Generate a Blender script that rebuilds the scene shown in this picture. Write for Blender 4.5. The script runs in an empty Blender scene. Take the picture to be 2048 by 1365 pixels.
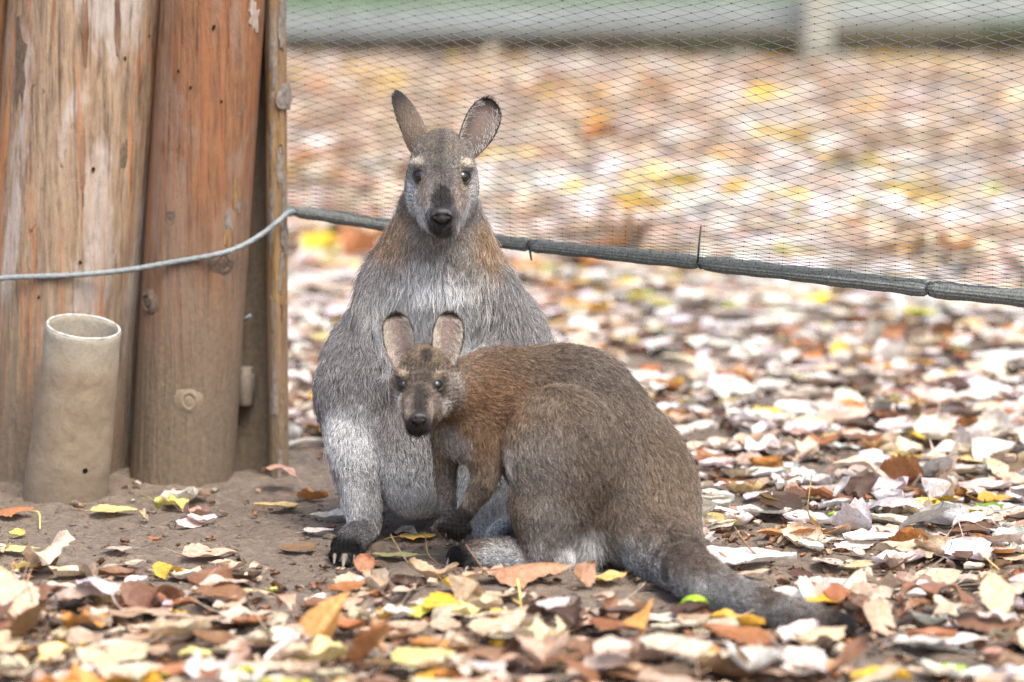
import bpy, math, random
import numpy as np
from mathutils import Vector, Matrix

# ------------------------------------------------------------------ camera, sky, sun, exposure
H = 1.2                       # camera height, metres
PITCH = math.radians(7.7)
FPX = 7500.0                  # focal length in photo pixels (2048 wide)
sc = bpy.context.scene
cam_d = bpy.data.cameras.new('camera'); cam = bpy.data.objects.new('camera', cam_d)
sc.collection.objects.link(cam); sc.camera = cam
cam.location = (0, 0, H); cam.rotation_euler = (math.radians(90) - PITCH, 0, 0)
cam_d.sensor_width = 36; cam_d.lens = FPX / 2048 * 36
cam_d.clip_start = 0.1; cam_d.clip_end = 2000
cam_d.dof.use_dof = True; cam_d.dof.focus_distance = 6.40; cam_d.dof.aperture_fstop = 2.35

SUN_EL, SUN_AZ = 58, 150      # azimuth in degrees clockwise from +Y (150 = behind the camera, to the right)
world = bpy.data.worlds.new('World'); sc.world = world; world.use_nodes = True
wn = world.node_tree.nodes; wl = world.node_tree.links
sky = wn.new('ShaderNodeTexSky'); sky.sky_type = 'NISHITA'; sky.sun_disc = False
sky.sun_elevation = math.radians(SUN_EL); sky.sun_rotation = math.radians(SUN_AZ)
sky.air_density = 1.0; sky.dust_density = 5.0; sky.ozone_density = 1.0
wl.new(sky.outputs['Color'], wn['Background'].inputs['Color'])
wn['Background'].inputs['Strength'].default_value = 0.13
sun_d = bpy.data.lights.new('sun', 'SUN'); sun_d.energy = 1.2; sun_d.angle = math.radians(35); sun_d.color = (1, .975, .94)
sun = bpy.data.objects.new('sun', sun_d); sc.collection.objects.link(sun)
_e, _a = math.radians(SUN_EL), math.radians(SUN_AZ)
_dir = Vector((math.sin(_a) * math.cos(_e), math.cos(_a) * math.cos(_e), math.sin(_e)))
sun.rotation_euler = _dir.to_track_quat('Z', 'Y').to_euler(); sun.location = _dir * 30
sc.view_settings.view_transform = 'Standard'; sc.view_settings.look = 'None'
sc.view_settings.gamma = 1; sc.view_settings.use_curve_mapping = False
sc.view_settings.exposure = 1.54
try:
    sc.cycles.use_denoising = True; sc.cycles.denoiser = 'OPENIMAGEDENOISE'; sc.cycles.denoising_prefilter = 'NONE'; sc.cycles.denoising_input_passes = 'RGB_ALBEDO_NORMAL'
    sc.cycles.max_bounces = 6; sc.cycles.diffuse_bounces = 3; sc.cycles.glossy_bounces = 2
    sc.cycles_curves.shape = 'RIBBONS'; sc.cycles_curves.subdivisions = 2
except Exception: pass

rng = np.random.default_rng(7)
random.seed(7)
C = sc.collection

# ------------------------------------------------------------------ photo pixels <-> metres
_F = np.array([0, math.cos(PITCH), -math.sin(PITCH)]); _U = np.array([0, math.sin(PITCH), math.cos(PITCH)]); _R = np.array([1., 0, 0])
def ray(px, py): return _F + (px - 1024) / FPX * _R + (682.5 - py) / FPX * _U
def at(px, py, Y):
    d = ray(px, py); return np.array([0, 0, H]) + d * (Y / d[1])
def ground(px, py):
    d = ray(px, py); return np.array([0, 0, H]) + d * (-H / d[2])
def scale(Y): return Y * 1.002 / FPX          # metres per photo pixel at distance Y
def project(P):
    P = np.asarray(P, float) - np.array([0, 0, H]); z = P @ _F
    return 1024 + FPX * (P @ _R) / z, 682.5 - FPX * (P @ _U) / z

# ------------------------------------------------------------------ small helpers
def _hash(i, j, k, s):
    n = (i * 374761393 + j * 668265263 + k * 2147483647 + s * 144665) & 0xffffffff
    n = ((n ^ (n >> 13)) * 1274126177) & 0xffffffff
    return ((n ^ (n >> 16)) & 0xffff) / 65535.0
def vnoise(P, f, seed=0):
    """value noise in 0..1 at points P (n,3), frequency f"""
    q = np.asarray(P, float) * f; b = np.floor(q).astype(np.int64); t = q - b; t = t * t * (3 - 2 * t); r = 0
    for dx in (0, 1):
        for dy in (0, 1):
            for dz in (0, 1):
                w = (t[:, 0] if dx else 1 - t[:, 0]) * (t[:, 1] if dy else 1 - t[:, 1]) * (t[:, 2] if dz else 1 - t[:, 2])
                r = r + w * _hash(b[:, 0] + dx, b[:, 1] + dy, b[:, 2] + dz, seed)
    return r
def fbm(P, f, oct=3, seed=0):
    a, s, r = 1.0, 0.0, 0
    for o in range(oct):
        r = r + a * vnoise(P, f * 2 ** o, seed + o); s += a; a *= .5
    return r / s
def norm(v): return v / np.maximum(np.linalg.norm(v, axis=-1, keepdims=True), 1e-9)
def mesh_from(name, V, F, smooth=True):
    me = bpy.data.meshes.new(name); V = np.asarray(V, np.float32)
    if isinstance(F, np.ndarray):
        n, k = F.shape
        me.vertices.add(len(V)); me.vertices.foreach_set('co', V.ravel())
        me.loops.add(n * k); me.loops.foreach_set('vertex_index', F.astype(np.int32).ravel())
        me.polygons.add(n); me.polygons.foreach_set('loop_start', np.arange(0, n * k, k, dtype=np.int32))
        me.update(calc_edges=True); me.validate()
    else:
        me.from_pydata([tuple(map(float, v)) for v in V], [], F); me.update()
    if smooth: me.polygons.foreach_set('use_smooth', np.ones(len(me.polygons), bool))
    return me
def obj(name, me, mat=None, parent=None):
    o = bpy.data.objects.new(name, me); C.objects.link(o)
    if mat is not None: 
        if not me.materials: me.materials.append(mat)
    if parent is not None: o.parent = parent
    return o
def tag(o, label=None, cat=None, group=None, kind=None):
    for k, v in (('label', label), ('category', cat), ('group', group), ('kind', kind)):
        if v: o[k] = v
    return o
def empty(name, loc=(0, 0, 0)):
    o = bpy.data.objects.new(name, None); C.objects.link(o); o.location = loc; o.empty_display_size = .05; return o
def vcol(me, name, col):
    a = me.attributes.new(name, 'FLOAT_COLOR', 'POINT'); c = np.ones((len(me.vertices), 4), np.float32); c[:, :3] = col
    a.data.foreach_set('color', c.ravel())
def tube(points, radii, n=8, cap=True):
    """swept tube through points; returns verts, quads"""
    P = np.asarray(points, float); m = len(P); r = np.broadcast_to(np.asarray(radii, float), (m,))
    T = norm(np.gradient(P, axis=0)); up = np.array([0, 0, 1.]) if abs(T[0][2]) < .9 else np.array([1., 0, 0])
    V = []
    for i in range(m):
        a = norm(np.cross(T[i], up)); b = np.cross(a, T[i]); up = b
        th = np.arange(n) * 2 * math.pi / n
        V.append(P[i] + r[i] * (np.cos(th)[:, None] * a + np.sin(th)[:, None] * b))
    V = np.concatenate(V); F = []
    for i in range(m - 1):
        for j in range(n):
            F.append((i * n + j, i * n + (j + 1) % n, (i + 1) * n + (j + 1) % n, (i + 1) * n + j))
    if cap: F.append(tuple(range(n))[::-1]); F.append(tuple(range((m - 1) * n, m * n)))
    return V, F
def catmull(pts, n):
    P = np.asarray(pts, float); P = np.concatenate([2 * P[:1] - P[1:2], P, 2 * P[-1:] - P[-2:-1]]); out = []
    segs = len(P) - 3; u = np.linspace(0, segs - 1e-6, n)
    for x in u:
        i = int(x); t = x - i; a, b, c, d = P[i:i + 4]
        out.append(.5 * ((2 * b) + (c - a) * t + (2 * a - 5 * b + 4 * c - d) * t * t + (3 * b - a - 3 * c + d) * t ** 3))
    return np.array(out)

# ------------------------------------------------------------------ materials
class NT:
    def __init__(s, name):
        s.m = bpy.data.materials.new(name); s.m.use_nodes = True; s.n = s.m.node_tree.nodes; s.l = s.m.node_tree.links
        s.b = s.n['Principled BSDF']
    def node(s, t, **kw):
        x = s.n.new(t)
        for k, v in kw.items(): setattr(x, k, v)
        return x
    def link(s, a, b): s.l.new(a, b)
    def val(s, sock, v):
        if hasattr(v, 'links') or hasattr(v, 'is_output'): s.l.new(v, sock)
        else: sock.default_value = v
    def coords(s, sc3=(1, 1, 1), which='Object', loc=(0, 0, 0)):
        t = s.node('ShaderNodeTexCoord'); m = s.node('ShaderNodeMapping'); s.link(t.outputs[which], m.inputs['Vector'])
        m.inputs['Scale'].default_value = sc3; m.inputs['Location'].default_value = loc; return m.outputs[0]
    def noise(s, vec, scale=5, detail=4, rough=.55, dist=0):
        x = s.node('ShaderNodeTexNoise'); s.link(vec, x.inputs['Vector']); x.inputs['Scale'].default_value = scale
        x.inputs['Detail'].default_value = detail; x.inputs['Roughness'].default_value = rough; x.inputs['Distortion'].default_value = dist
        return x.outputs['Fac']
    def ramp(s, fac, stops, interp='LINEAR'):
        r = s.node('ShaderNodeValToRGB'); s.link(fac, r.inputs[0]); e = r.color_ramp.elements; r.color_ramp.interpolation = interp
        while len(e) < len(stops): e.new(.5)
        for i, (p, c) in enumerate(stops):
            e[i].position = p; c = (c, c, c) if isinstance(c, (int, float)) else c; e[i].color = (*c, 1)
        return r.outputs[0]
    def mix(s, fac, a, b, mode='MIX'):
        x = s.node('ShaderNodeMix', data_type='RGBA', blend_type=mode)
        s.val(x.inputs[0], fac)
        for k, v in ((6, a), (7, b)):
            if isinstance(v, tuple): x.inputs[k].default_value = (*v, 1)
            else: s.link(v, x.inputs[k])
        return x.outputs[2]
    def math(s, op, a, b=None):
        x = s.node('ShaderNodeMath', operation=op); s.val(x.inputs[0], a)
        if b is not None: s.val(x.inputs[1], b)
        return x.outputs[0]
    def bump(s, h, strength=.5, dist=.01, prev=None):
        x = s.node('ShaderNodeBump'); s.link(h, x.inputs['Height']); x.inputs['Strength'].default_value = strength
        x.inputs['Distance'].default_value = dist
        if prev is not None: s.link(prev, x.inputs['Normal'])
        s.link(x.outputs[0], s.b.inputs['Normal']); return x.outputs[0]
    def base(s, c):
        if isinstance(c, tuple): s.b.inputs['Base Color'].default_value = (*c, 1)
        else: s.link(c, s.b.inputs['Base Color'])
    def rough(s, r, spec=None):
        s.val(s.b.inputs['Roughness'], r)
        if spec is not None: s.b.inputs['Specular IOR Level'].default_value = spec
def plain(name, col, rough=.6, spec=.5, var=.25, scale=60, bump=.15):
    t = NT(name); v = t.coords(); n = t.noise(v, scale)
    t.base(t.ramp(n, [(.3, tuple(c * (1 - var) for c in col)), (.7, tuple(min(1, c * (1 + var)) for c in col))])); t.rough(rough, spec)
    if bump: t.bump(n, bump, .002)
    return t.m

# soil and grass on the one ground sheet
t = NT('soil'); v = t.coords()
n1 = t.noise(v, 3, 6); n2 = t.noise(v, 70, 6, .7); n3 = t.noise(v, 14, 5)
soil = t.ramp(n2, [(.25, (.14, .106, .079)), (.5, (.245, .193, .147)), (.75, (.36, .293, .226))])
soil = t.mix(t.ramp(n3, [(.35, .35), (.65, 0.0)]), soil, (.105, .08, .06))
gr = t.ramp(t.noise(v, 1.2, 4), [(.3, (.10, .13, .075)), (.5, (.14, .19, .115)), (.7, (.21, .23, .175))])
geo = t.node('ShaderNodeNewGeometry'); sx = t.node('ShaderNodeSeparateXYZ'); t.link(geo.outputs['Position'], sx.inputs[0])
far = t.math('MULTIPLY', t.math('SUBTRACT', t.math('ADD', sx.outputs['Y'], t.math('MULTIPLY', n1, .8)), 24.0), 3.0)
far_n = t.node('ShaderNodeClamp'); t.link(far, far_n.inputs[0])
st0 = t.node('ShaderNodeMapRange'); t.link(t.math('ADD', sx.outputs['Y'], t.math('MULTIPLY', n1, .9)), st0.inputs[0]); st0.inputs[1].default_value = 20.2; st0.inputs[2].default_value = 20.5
soil = t.mix(st0.outputs[0], soil, t.ramp(t.noise(v, 2.3, 3), [(.35, (.05, .035, .02)), (.6, (.11, .085, .035))]))  # dark band under the far rail: its shade put into the soil colour
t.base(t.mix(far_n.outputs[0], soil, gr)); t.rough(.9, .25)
b0 = t.bump(n3, .7, .03); t.bump(n2, 1.0, .016, b0)
M_SOIL = t.m

def leaf_material(name, source):
    t = NT(name)
    if source == 'object':
        oi = t.node('ShaderNodeObjectInfo'); col = oi.outputs['Color']; rnd = oi.outputs['Random']
    else:
        a = t.node('ShaderNodeAttribute', attribute_name='lcol'); col = a.outputs['Color']
    uv = t.coords((1, 1, 1), 'UV'); s = t.node('ShaderNodeSeparateXYZ'); t.link(uv, s.inputs[0])
    ob = t.coords(); n = t.noise(ob, 9 if source == 'object' else 60, 5, .65, .4); n2 = t.noise(ob, 26 if source == 'object' else 220, 3)
    # midrib and side veins
    av = t.math('ABSOLUTE', t.math('SUBTRACT', s.outputs['Y'], .5))
    rib = t.math('LESS_THAN', av, .018)
    saw = t.math('FRACT', t.math('MULTIPLY', t.math('SUBTRACT', s.outputs['X'], t.math('MULTIPLY', av, .55)), 8.0))
    vein = t.math('MAXIMUM', rib, t.math('LESS_THAN', saw, .09))
    c = t.mix(t.ramp(n, [(.40, 0.0), (.60, .8)]), col, t.mix(1.0, col, (.72, .60, .48), 'MULTIPLY'))
    c = t.mix(t.ramp(n2, [(.56, 0.0), (.66, .6)]), c, t.mix(1.0, c, (.50, .38, .28), 'MULTIPLY'))
    c = t.mix(t.math('MULTIPLY', vein, .38), c, t.mix(1.0, c, (.70, .58, .45), 'MULTIPLY'))
    t.base(c); t.rough(.5, .45)
    t.bump(t.math('SUBTRACT', n2, t.math('MULTIPLY', vein, .6)), .35, .003)
    try: t.b.inputs['Transmission Weight'].default_value = 0
    except Exception: pass
    # a leaf lets some light through
    tr = t.node('ShaderNodeBsdfTranslucent'); t.link(c, tr.inputs['Color']); ms = t.node('ShaderNodeMixShader'); ms.inputs[0].default_value = .18
    t.link(t.b.outputs[0], ms.inputs[1]); t.link(tr.outputs[0], ms.inputs[2]); t.link(ms.outputs[0], t.n['Material Output'].inputs['Surface'])
    return t.m
M_LEAF = leaf_material('dry_leaf', 'object'); M_LITTER = leaf_material('leaf_litter', 'attr')

def wood_log(name, tan, grey, orange, dark, grey_amt, orange_amt, mud_top, rough=.7, seed=0):
    t = NT(name); v = t.coords((1, 1, .10), loc=(seed, seed, seed)); w = t.coords((1, 1, .035), loc=(seed, 0, seed)); iso = t.coords((1, 1, 1), loc=(seed, seed, 0))
    grain = t.noise(v, 75, 6, .7, .5); streak = t.noise(w, 26, 4, .6, .6); patch = t.noise(t.coords((1, 1, .3), loc=(0, seed, seed)), 11, 4, .6, .5)
    fine = t.noise(t.coords((1, 1, .03), loc=(seed, 2, 1)), 150, 5, .7)
    c = t.mix(t.ramp(grain, [(.36, 1.0), (.56, 0.0)]), tan, tuple(x * .55 for x in tan))
    c = t.mix(t.ramp(patch, [(.5, 0.0), (.58, grey_amt)]), c, grey)
    c = t.mix(t.ramp(streak, [(.52, 0.0), (.60, orange_amt)]), c, orange)
    c = t.mix(t.ramp(t.noise(t.coords((1, 1, .22), loc=(seed, 7, seed)), 14, 4, .6, .4), [(.60, 0.0), (.68, .8)]), c, dark)
    c = t.mix(t.ramp(fine, [(.34, .9), (.47, 0.0)]), c, t.mix(1.0, c, (.38, .30, .25), 'MULTIPLY'))
    c = t.mix(t.ramp(t.noise(iso, 45, 5, .7), [(.45, 0.0), (.75, .35)]), c, t.mix(1.0, c, (.55, .48, .42), 'MULTIPLY'))
    # dried mud splashed up from the ground
    p = t.node('ShaderNodeNewGeometry'); s = t.node('ShaderNodeSeparateXYZ'); t.link(p.outputs['Position'], s.inputs[0])
    mz = t.math('ADD', s.outputs['Z'], t.math('MULTIPLY', t.math('SUBTRACT', t.noise(t.coords((1, 1, .35)), 16, 4), .5), .35))
    mr = t.node('ShaderNodeMapRange'); t.link(mz, mr.inputs[0]); mr.inputs[1].default_value = mud_top; mr.inputs[2].default_value = mud_top - .38
    mr.inputs[3].default_value = 0; mr.inputs[4].default_value = .93
    mud = t.ramp(t.noise(iso, 120, 4), [(.3, (.125, .096, .066)), (.7, (.20, .155, .108))])
    c = t.mix(mr.outputs[0], c, mud)
    t.base(c); t.rough(rough, .35)
    b = t.bump(streak, .7, .008); b = t.bump(grain, .9, .006, b); b = t.bump(fine, .8, .004, b); t.bump(t.noise(iso, 180, 3), .35, .002, b)
    return t.m
M_LOG1 = wood_log('weathered_log_wood', (.35, .25, .165), (.42, .365, .32), (.42, .18, .075), (.085, .05, .038), .9, .85, .46, seed=1.3)
M_LOG2 = wood_log('red_brown_log_wood', (.25, .118, .056), (.25, .175, .13), (.28, .112, .046), (.11, .06, .04), .55, .6, .56, seed=4.1)
M_LOG0 = wood_log('side_log_wood', (.28, .18, .105), (.32, .26, .215), (.32, .135, .05), (.08, .05, .035), .6, .6, .4, seed=6.2)
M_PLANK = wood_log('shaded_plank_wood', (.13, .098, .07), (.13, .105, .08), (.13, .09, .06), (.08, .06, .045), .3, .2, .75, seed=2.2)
M_BARKPOLE = wood_log('bark_stripped_wood', (.29, .175, .075), (.20, .17, .135), (.36, .185, .06), (.085, .055, .035), .75, .55, .36, seed=8.4)
M_BARK = plain('grey_bark', (.17, .145, .12), .85, .3, .4, 90, .5)
M_KNOT = plain('wood_knot', (.12, .085, .06), .8, .3, .4, 140, .4)
M_KNOTMUD = plain('muddy_wood_knot', (.20, .155, .11), .85, .25, .2, 140, .4)
M_HOLE = plain('dark_hole', (.012, .010, .008), .9, .1, .2, 100, 0)
M_CABLE = plain('galvanised_cable', (.19, .215, .215), .5, .5, .3, 300, .4)
M_STEEL = plain('muddy_steel', (.19, .16, .125), .75, .35, .25, 120, .3)
M_NET = plain('net_twine', (.03, .037, .037), .7, .35, .3, 200, 0)
M_STRAND = plain('net_strand', (.12, .14, .14), .6, .4, .3, 200, 0)
M_ROLL = plain('bundled_net', (.125, .133, .122), .75, .35, .6, 330, .6)
M_FENCE = plain('weathered_fence_wood', (.25, .27, .26), .8, .3, .15, 8, .2)
M_FPOST = plain('pale_fence_post_wood', (.30, .30, .25), .8, .3, .12, 8, .2)
M_RAILSHADE = plain('rail_shade_dark', (.06, .042, .025), .9, .2, .4, 6, .3)  # shade under the far rail, put into a dark brown
M_WEED = plain('low_weeds', (.055, .065, .02), .7, .3, .6, 3, 0)
M_GRASS = plain('far_grass', (.125, .19, .10), .7, .3, .4, 1.5, 0)
M_TWIG = plain('dry_twig', (.22, .14, .075), .75, .3, .4, 80, .2)
M_STEM = plain('yellow_leaf_stalk', (.72, .55, .17), .55, .4, .2, 80, 0)
M_EYE = NT('dark_eye'); M_EYE.base((.008, .006, .005)); M_EYE.rough(.06, .6); M_EYE = M_EYE.m
M_LID = plain('eyelid_skin', (.02, .017, .015), .5, .4, .3, 300, 0)
M_NOSE = plain('nose_leather', (.022, .020, .021), .36, .5, .3, 700, .5)
M_CLAW = plain('claw_horn', (.20, .17, .13), .4, .5, .3, 200, 0)
t = NT('pipe_cement'); v = t.coords(); p = t.node('ShaderNodeSeparateXYZ'); t.link(v, p.inputs[0])
nz = t.noise(v, 22, 5, .6); nf = t.noise(v, 160, 4, .7); nm = t.noise(v, 9, 4)
cc = t.ramp(nz, [(.3, (.225, .172, .118)), (.5, (.265, .207, .145)), (.75, (.31, .26, .19))])
mr = t.node('ShaderNodeMapRange'); t.link(t.math('ADD', p.outputs['Z'], t.math('MULTIPLY', t.math('SUBTRACT', nm, .5), .10)), mr.inputs[0])
mr.inputs[1].default_value = .225; mr.inputs[2].default_value = .30; mr.inputs[3].default_value = 0; mr.inputs[4].default_value = .75
cc = t.mix(mr.outputs[0], cc, t.ramp(nf, [(.3, (.30, .27, .205)), (.7, (.42, .395, .33))]))
mr2 = t.node('ShaderNodeMapRange'); t.link(t.math('ADD', p.outputs['Z'], t.math('MULTIPLY', nm, .2)), mr2.inputs[0])
mr2.inputs[1].default_value = .24; mr2.inputs[2].default_value = .05; mr2.inputs[3].default_value = 0; mr2.inputs[4].default_value = .9
cc = t.mix(mr2.outputs[0], cc, t.ramp(nf, [(.3, (.15, .115, .082)), (.7, (.22, .175, .13))]))
cc = t.mix(t.ramp(t.noise(v, 38, 5, .7), [(.52, 0.0), (.68, .4)]), cc, t.mix(1.0, cc, (.55, .47, .40), 'MULTIPLY'))
t.base(cc); t.rough(.85, .25); b = t.bump(nz, .35, .008); t.bump(nf, .35, .002, b); M_PIPE = t.m
M_RIM = plain('pale_pipe_rim', (.40, .41, .37), .8, .3, .45, 60, .3)

t = NT('wallaby_skin'); a = t.node('ShaderNodeAttribute', attribute_name='fcol'); t.base(a.outputs['Color']); t.rough(.8, .15); M_SKIN = t.m
t = NT('wallaby_fur'); a = t.node('ShaderNodeAttribute', attribute_name='fcol'); t.base(a.outputs['Color']); t.rough(.55, .25); M_FUR = t.m

# ------------------------------------------------------------------ ground: one sheet out to the horizon
def gh(x, y):
    x = np.asarray(x, float); y = np.asarray(y, float); P = np.stack([x, y, np.zeros_like(x)], -1).reshape(-1, 3)
    near = np.clip((14 - y.ravel()) / 4, 0, 1)
    h = (fbm(P, 2.2, 2, 11) - .5) * .022 + (fbm(P, 14, 3, 5) - .5) * .016 + (fbm(P, 45, 2, 6) - .5) * .014
    # trampled soil banked a little against the posts
    m = np.exp(-(((P[:, 0] + .70) / .35) ** 2 + ((P[:, 1] - 6.95) / .16) ** 2)) * .022
    return ((h + m) * near).reshape(x.shape)
_gx, _gy = np.arange(-3.2, 3.2, .01), np.arange(4.4, 9.6, .01); _gg = gh(*np.meshgrid(_gx, _gy, indexing='ij'))
def ghf(x, y): return _gg[np.clip(((x + 3.2) * 100).astype(int), 0, len(_gx) - 1), np.clip(((y - 4.4) * 100).astype(int), 0, len(_gy) - 1)]
def axis(lo, hi, step, far, n):
    a = np.arange(lo, hi, step); g = np.geomspace(step, far, n)
    return np.concatenate([(lo - np.cumsum(g))[::-1], a, hi + np.cumsum(g) - step * .0])
gx = axis(-1.25, 1.35, .012, 260, 26); gy = axis(4.7, 8.2, .014, 260, 26)
X, Y = np.meshgrid(gx, gy, indexing='ij'); Z = gh(X, Y)
V = np.stack([X, Y, Z], -1).reshape(-1, 3); nx, ny = X.shape
idx = np.arange(nx * ny).reshape(nx, ny)
Fq = np.stack([idx[:-1, :-1], idx[1:, :-1], idx[1:, 1:], idx[:-1, 1:]], -1).reshape(-1, 4)
tag(obj('ground', mesh_from('ground', V, Fq), M_SOIL), 'bare trampled brown soil under the fallen leaves', None, None, 'structure')

# ------------------------------------------------------------------ timber posts on the left
def shift(V, root): return np.asarray(V) - np.array(root.location)
class Log:
    """a round timber: edges given in photo pixels at the top of the frame and at the foot"""
    def __init__(s, name, l0, r0, l1, r1, yb, Yc, mat, label, deep=1.0, nt=150, nz=260, rough=.0014, cracks=(), top=1.65, seed=0, wob=.02):
        a, b = at((l0 + r0) / 2, 0, Yc), at((l1 + r1) / 2, yb, Yc); ra, rb = (r0 - l0) / 2 * scale(Yc), (r1 - l1) / 2 * scale(Yc)
        s.Yc, s.deep = Yc, deep
        z = np.linspace(-.05, top, nz); f = (z - b[2]) / (a[2] - b[2]); s.a, s.b, s.ra, s.rb = a, b, ra, rb
        cx = b[0] + (a[0] - b[0]) * f; r = rb + (ra - rb) * f
        base = np.array([cx[0], Yc, 0.0]); th = np.linspace(0, 2 * math.pi, nt, endpoint=False)
        T, Zg = np.meshgrid(th, z, indexing='xy'); CX = cx[:, None] + 0 * T; RR = r[:, None] + 0 * T
        Q = np.stack([np.sin(T) * RR * 40 + seed * 7, np.cos(T) * RR * 40, Zg * 1.1], -1).reshape(-1, 3)
        lowq = np.stack([np.sin(T) * 1.3 + seed, np.cos(T) * 1.3, Zg * 2.2], -1).reshape(-1, 3)
        d = (fbm(lowq, 1.2, 2, seed) - .5) * wob * RR.ravel() * 2 + (fbm(Q, 1.0, 3, seed + 3) - .5) * rough * 4
        d = d.reshape(T.shape)
        for (cpx, cy0, cy1, wpx, dep) in cracks:             # checks in the wood: real grooves
            zc0, zc1 = at(cpx, cy0, Yc)[2], at(cpx, cy1, Yc)[2]
            xc = at(cpx, (cy0 + cy1) / 2, Yc)[0]; fm = ((zc0 + zc1) / 2 - b[2]) / (a[2] - b[2])
            tc = math.asin(max(-.98, min(.98, (xc - (b[0] + (a[0] - b[0]) * fm)) / (rb + (ra - rb) * fm))))
            wz = np.clip(np.minimum(zc0 - Zg, Zg - zc1) / .03, 0, 1)
            wander = .02 * np.sin(Zg * 17 + cpx) + .012 * np.sin(Zg * 41)
            dt = (T - tc - wander + math.pi) % (2 * math.pi) - math.pi
            d -= dep * wz * np.exp(-(dt * RR / (wpx * scale(Yc))) ** 2)
        V = np.stack([CX + np.sin(T) * (RR + d), Yc - np.cos(T) * (RR * deep + d), Zg], -1)
        V = V.reshape(-1, 3) - base; i = np.arange(nz * nt).reshape(nz, nt); j = np.roll(i, -1, 1)
        F = np.stack([i[:-1], j[:-1], j[1:], i[1:]], -1).reshape(-1, 4)
        me = mesh_from(name, V, F); s.o = obj(name, me, mat); s.o.location = base
        cap = bpy.data.meshes.new('end_grain'); cap.from_pydata([tuple(v) for v in V[-nt:]], [], [tuple(range(nt))]); cap.update()
        obj('end_grain', cap, mat, s.o)
        tag(s.o, label, 'timber post', 'timber posts at the enclosure corner'); s.base = base
    def front(s, px, py, lift=0.0):
        p = at(px, py, s.Yc)
        for _ in range(4):
            f = (p[2] - s.b[2]) / (s.a[2] - s.b[2]); cx = s.b[0] + (s.a[0] - s.b[0]) * f; r = s.rb + (s.ra - s.rb) * f
            sn = max(-.97, min(.97, (p[0] - cx) / r)); cs = math.sqrt(1 - sn * sn)
            p = at(px, py, s.Yc - r * cs * s.deep)
        n = np.array([sn, -cs, 0]); return p + n * lift, n
def lathe(profile, n=20, wob=0, seed=0):
    """profile of (radius, height) around +Z"""
    rs = np.random.default_rng(seed); th = np.arange(n) * 2 * math.pi / n; k = 1 + wob * np.convolve(np.tile(rs.normal(0, 1, n), 3), np.ones(3) / 3, 'same')[n:2 * n]
    V = np.concatenate([np.stack([r * k * np.cos(th), r * k * np.sin(th), np.full(n, h)], -1) for r, h in profile]); F = []
    for i in range(len(profile) - 1):
        for j in range(n): F.append((i * n + j, i * n + (j + 1) % n, (i + 1) * n + (j + 1) % n, (i + 1) * n + j))
    F.append(tuple(range((len(profile) - 1) * n, len(profile) * n)))
    return V, F
def orient(V, p, n, sx=1, sy=1):
    n = norm(np.asarray(n, float)); a = norm(np.cross([0, 0, 1.], n)) if abs(n[2]) < .95 else np.array([1., 0, 0]); b = np.cross(n, a)
    V = np.asarray(V); return np.asarray(p) + V[:, :1] * sx * a + V[:, 1:2] * sy * b + V[:, 2:3] * n
def knot(log, px, py, rpx, tall=1.2, mat=None, raised=.35, seed=0):
    r = rpx * scale(log.Yc); p, n = log.front(px, py, -.002)
    prof = [(r * 2.0, -.001), (r * 1.25, r * raised * .55), (r, r * raised), (r * .82, r * raised * .75), (r * .74, r * raised * .45), (r * .6, r * raised * .72), (r * .3, r * raised * .9), (r * .05, r * raised * .8)]
    V, F = lathe(prof, 20, .16, seed); V = orient(V, p, n, 1, tall)
    obj('knot', mesh_from('knot', V - log.base, F), mat or M_KNOT, log.o)
def hole(log, px, py, rpx, tall=1.0, seed=0):
    r = rpx * scale(log.Yc); p, n = log.front(px, py, .0012)
    V, F = lathe([(r * 1.15, -.0016), (r, 0.0004), (r * .5, .0002), (r * .05, 0)], 14, .3, seed); V = orient(V, p, n, 1, tall)
    obj('nail_hole', mesh_from('nail_hole', V - log.base, F), M_HOLE, log.o)
def flake(log, px, py, wpx, hpx, mat, name='bark_flake', th=.0028, seed=0):
    """an irregular scale of bark or splintered wood standing proud of the log"""
    rs = np.random.default_rng(seed); n = 16; V = []; F = []
    ang = np.arange(n) * 2 * math.pi / n; k = 1 + .28 * rs.normal(0, 1, n).clip(-1.3, 1.3)
    for ring, lift in ((1.0, -.002), (.97, th), (.55, th * 1.15), (.02, th * 1.1)):
        for a_, kk in zip(ang, k):
            p, nn = log.front(px + wpx / 2 * ring * kk * math.cos(a_), py + hpx / 2 * ring * kk * math.sin(a_), lift); V.append(p)
    for i in range(3):
        for j in range(n): F.append((i * n + j, i * n + (j + 1) % n, (i + 1) * n + (j + 1) % n, (i + 1) * n + j))
    obj(name, mesh_from(name, np.array(V) - log.base, [f[::-1] for f in F], False), mat, log.o)

log_side = Log('timber_post', -230, 21, -270, -8, 960, 7.02, M_LOG0, 'sliver of a brown timber post at the left edge of the photo', nt=90, nz=150, seed=5)
log_big = Log('timber_post', 19, 331, -62, 266, 962, 6.985, M_LOG1, 'thick weathered post with grey and orange streaks behind the leaning pipe', nt=240, nz=330, rough=.0022, seed=2,
              cracks=((213, -60, 330, 2.2, .006), (205, 330, 640, 2.0, .005), (118, -40, 150, 2, .004), (66, 380, 900, 1.8, .004), (262, 220, 420, 3, .004), (140, 240, 520, 2, .0035), (255, 560, 660, 2.5, .003), (30, 120, 330, 5, .004), (180, 560, 720, 1.6, .003), (232, 60, 220, 2, .003)))
log_red = Log('timber_post', 320, 530, 256, 466, 972, 6.925, M_LOG2, 'smooth reddish brown post with a round knot near its muddy foot', nt=170, nz=280, rough=.0008, seed=3,
              cracks=((505, -40, 120, 2.5, .004), (487, 180, 330, 2.2, .003), (400, -60, 140, 1.2, .002)))
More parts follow.
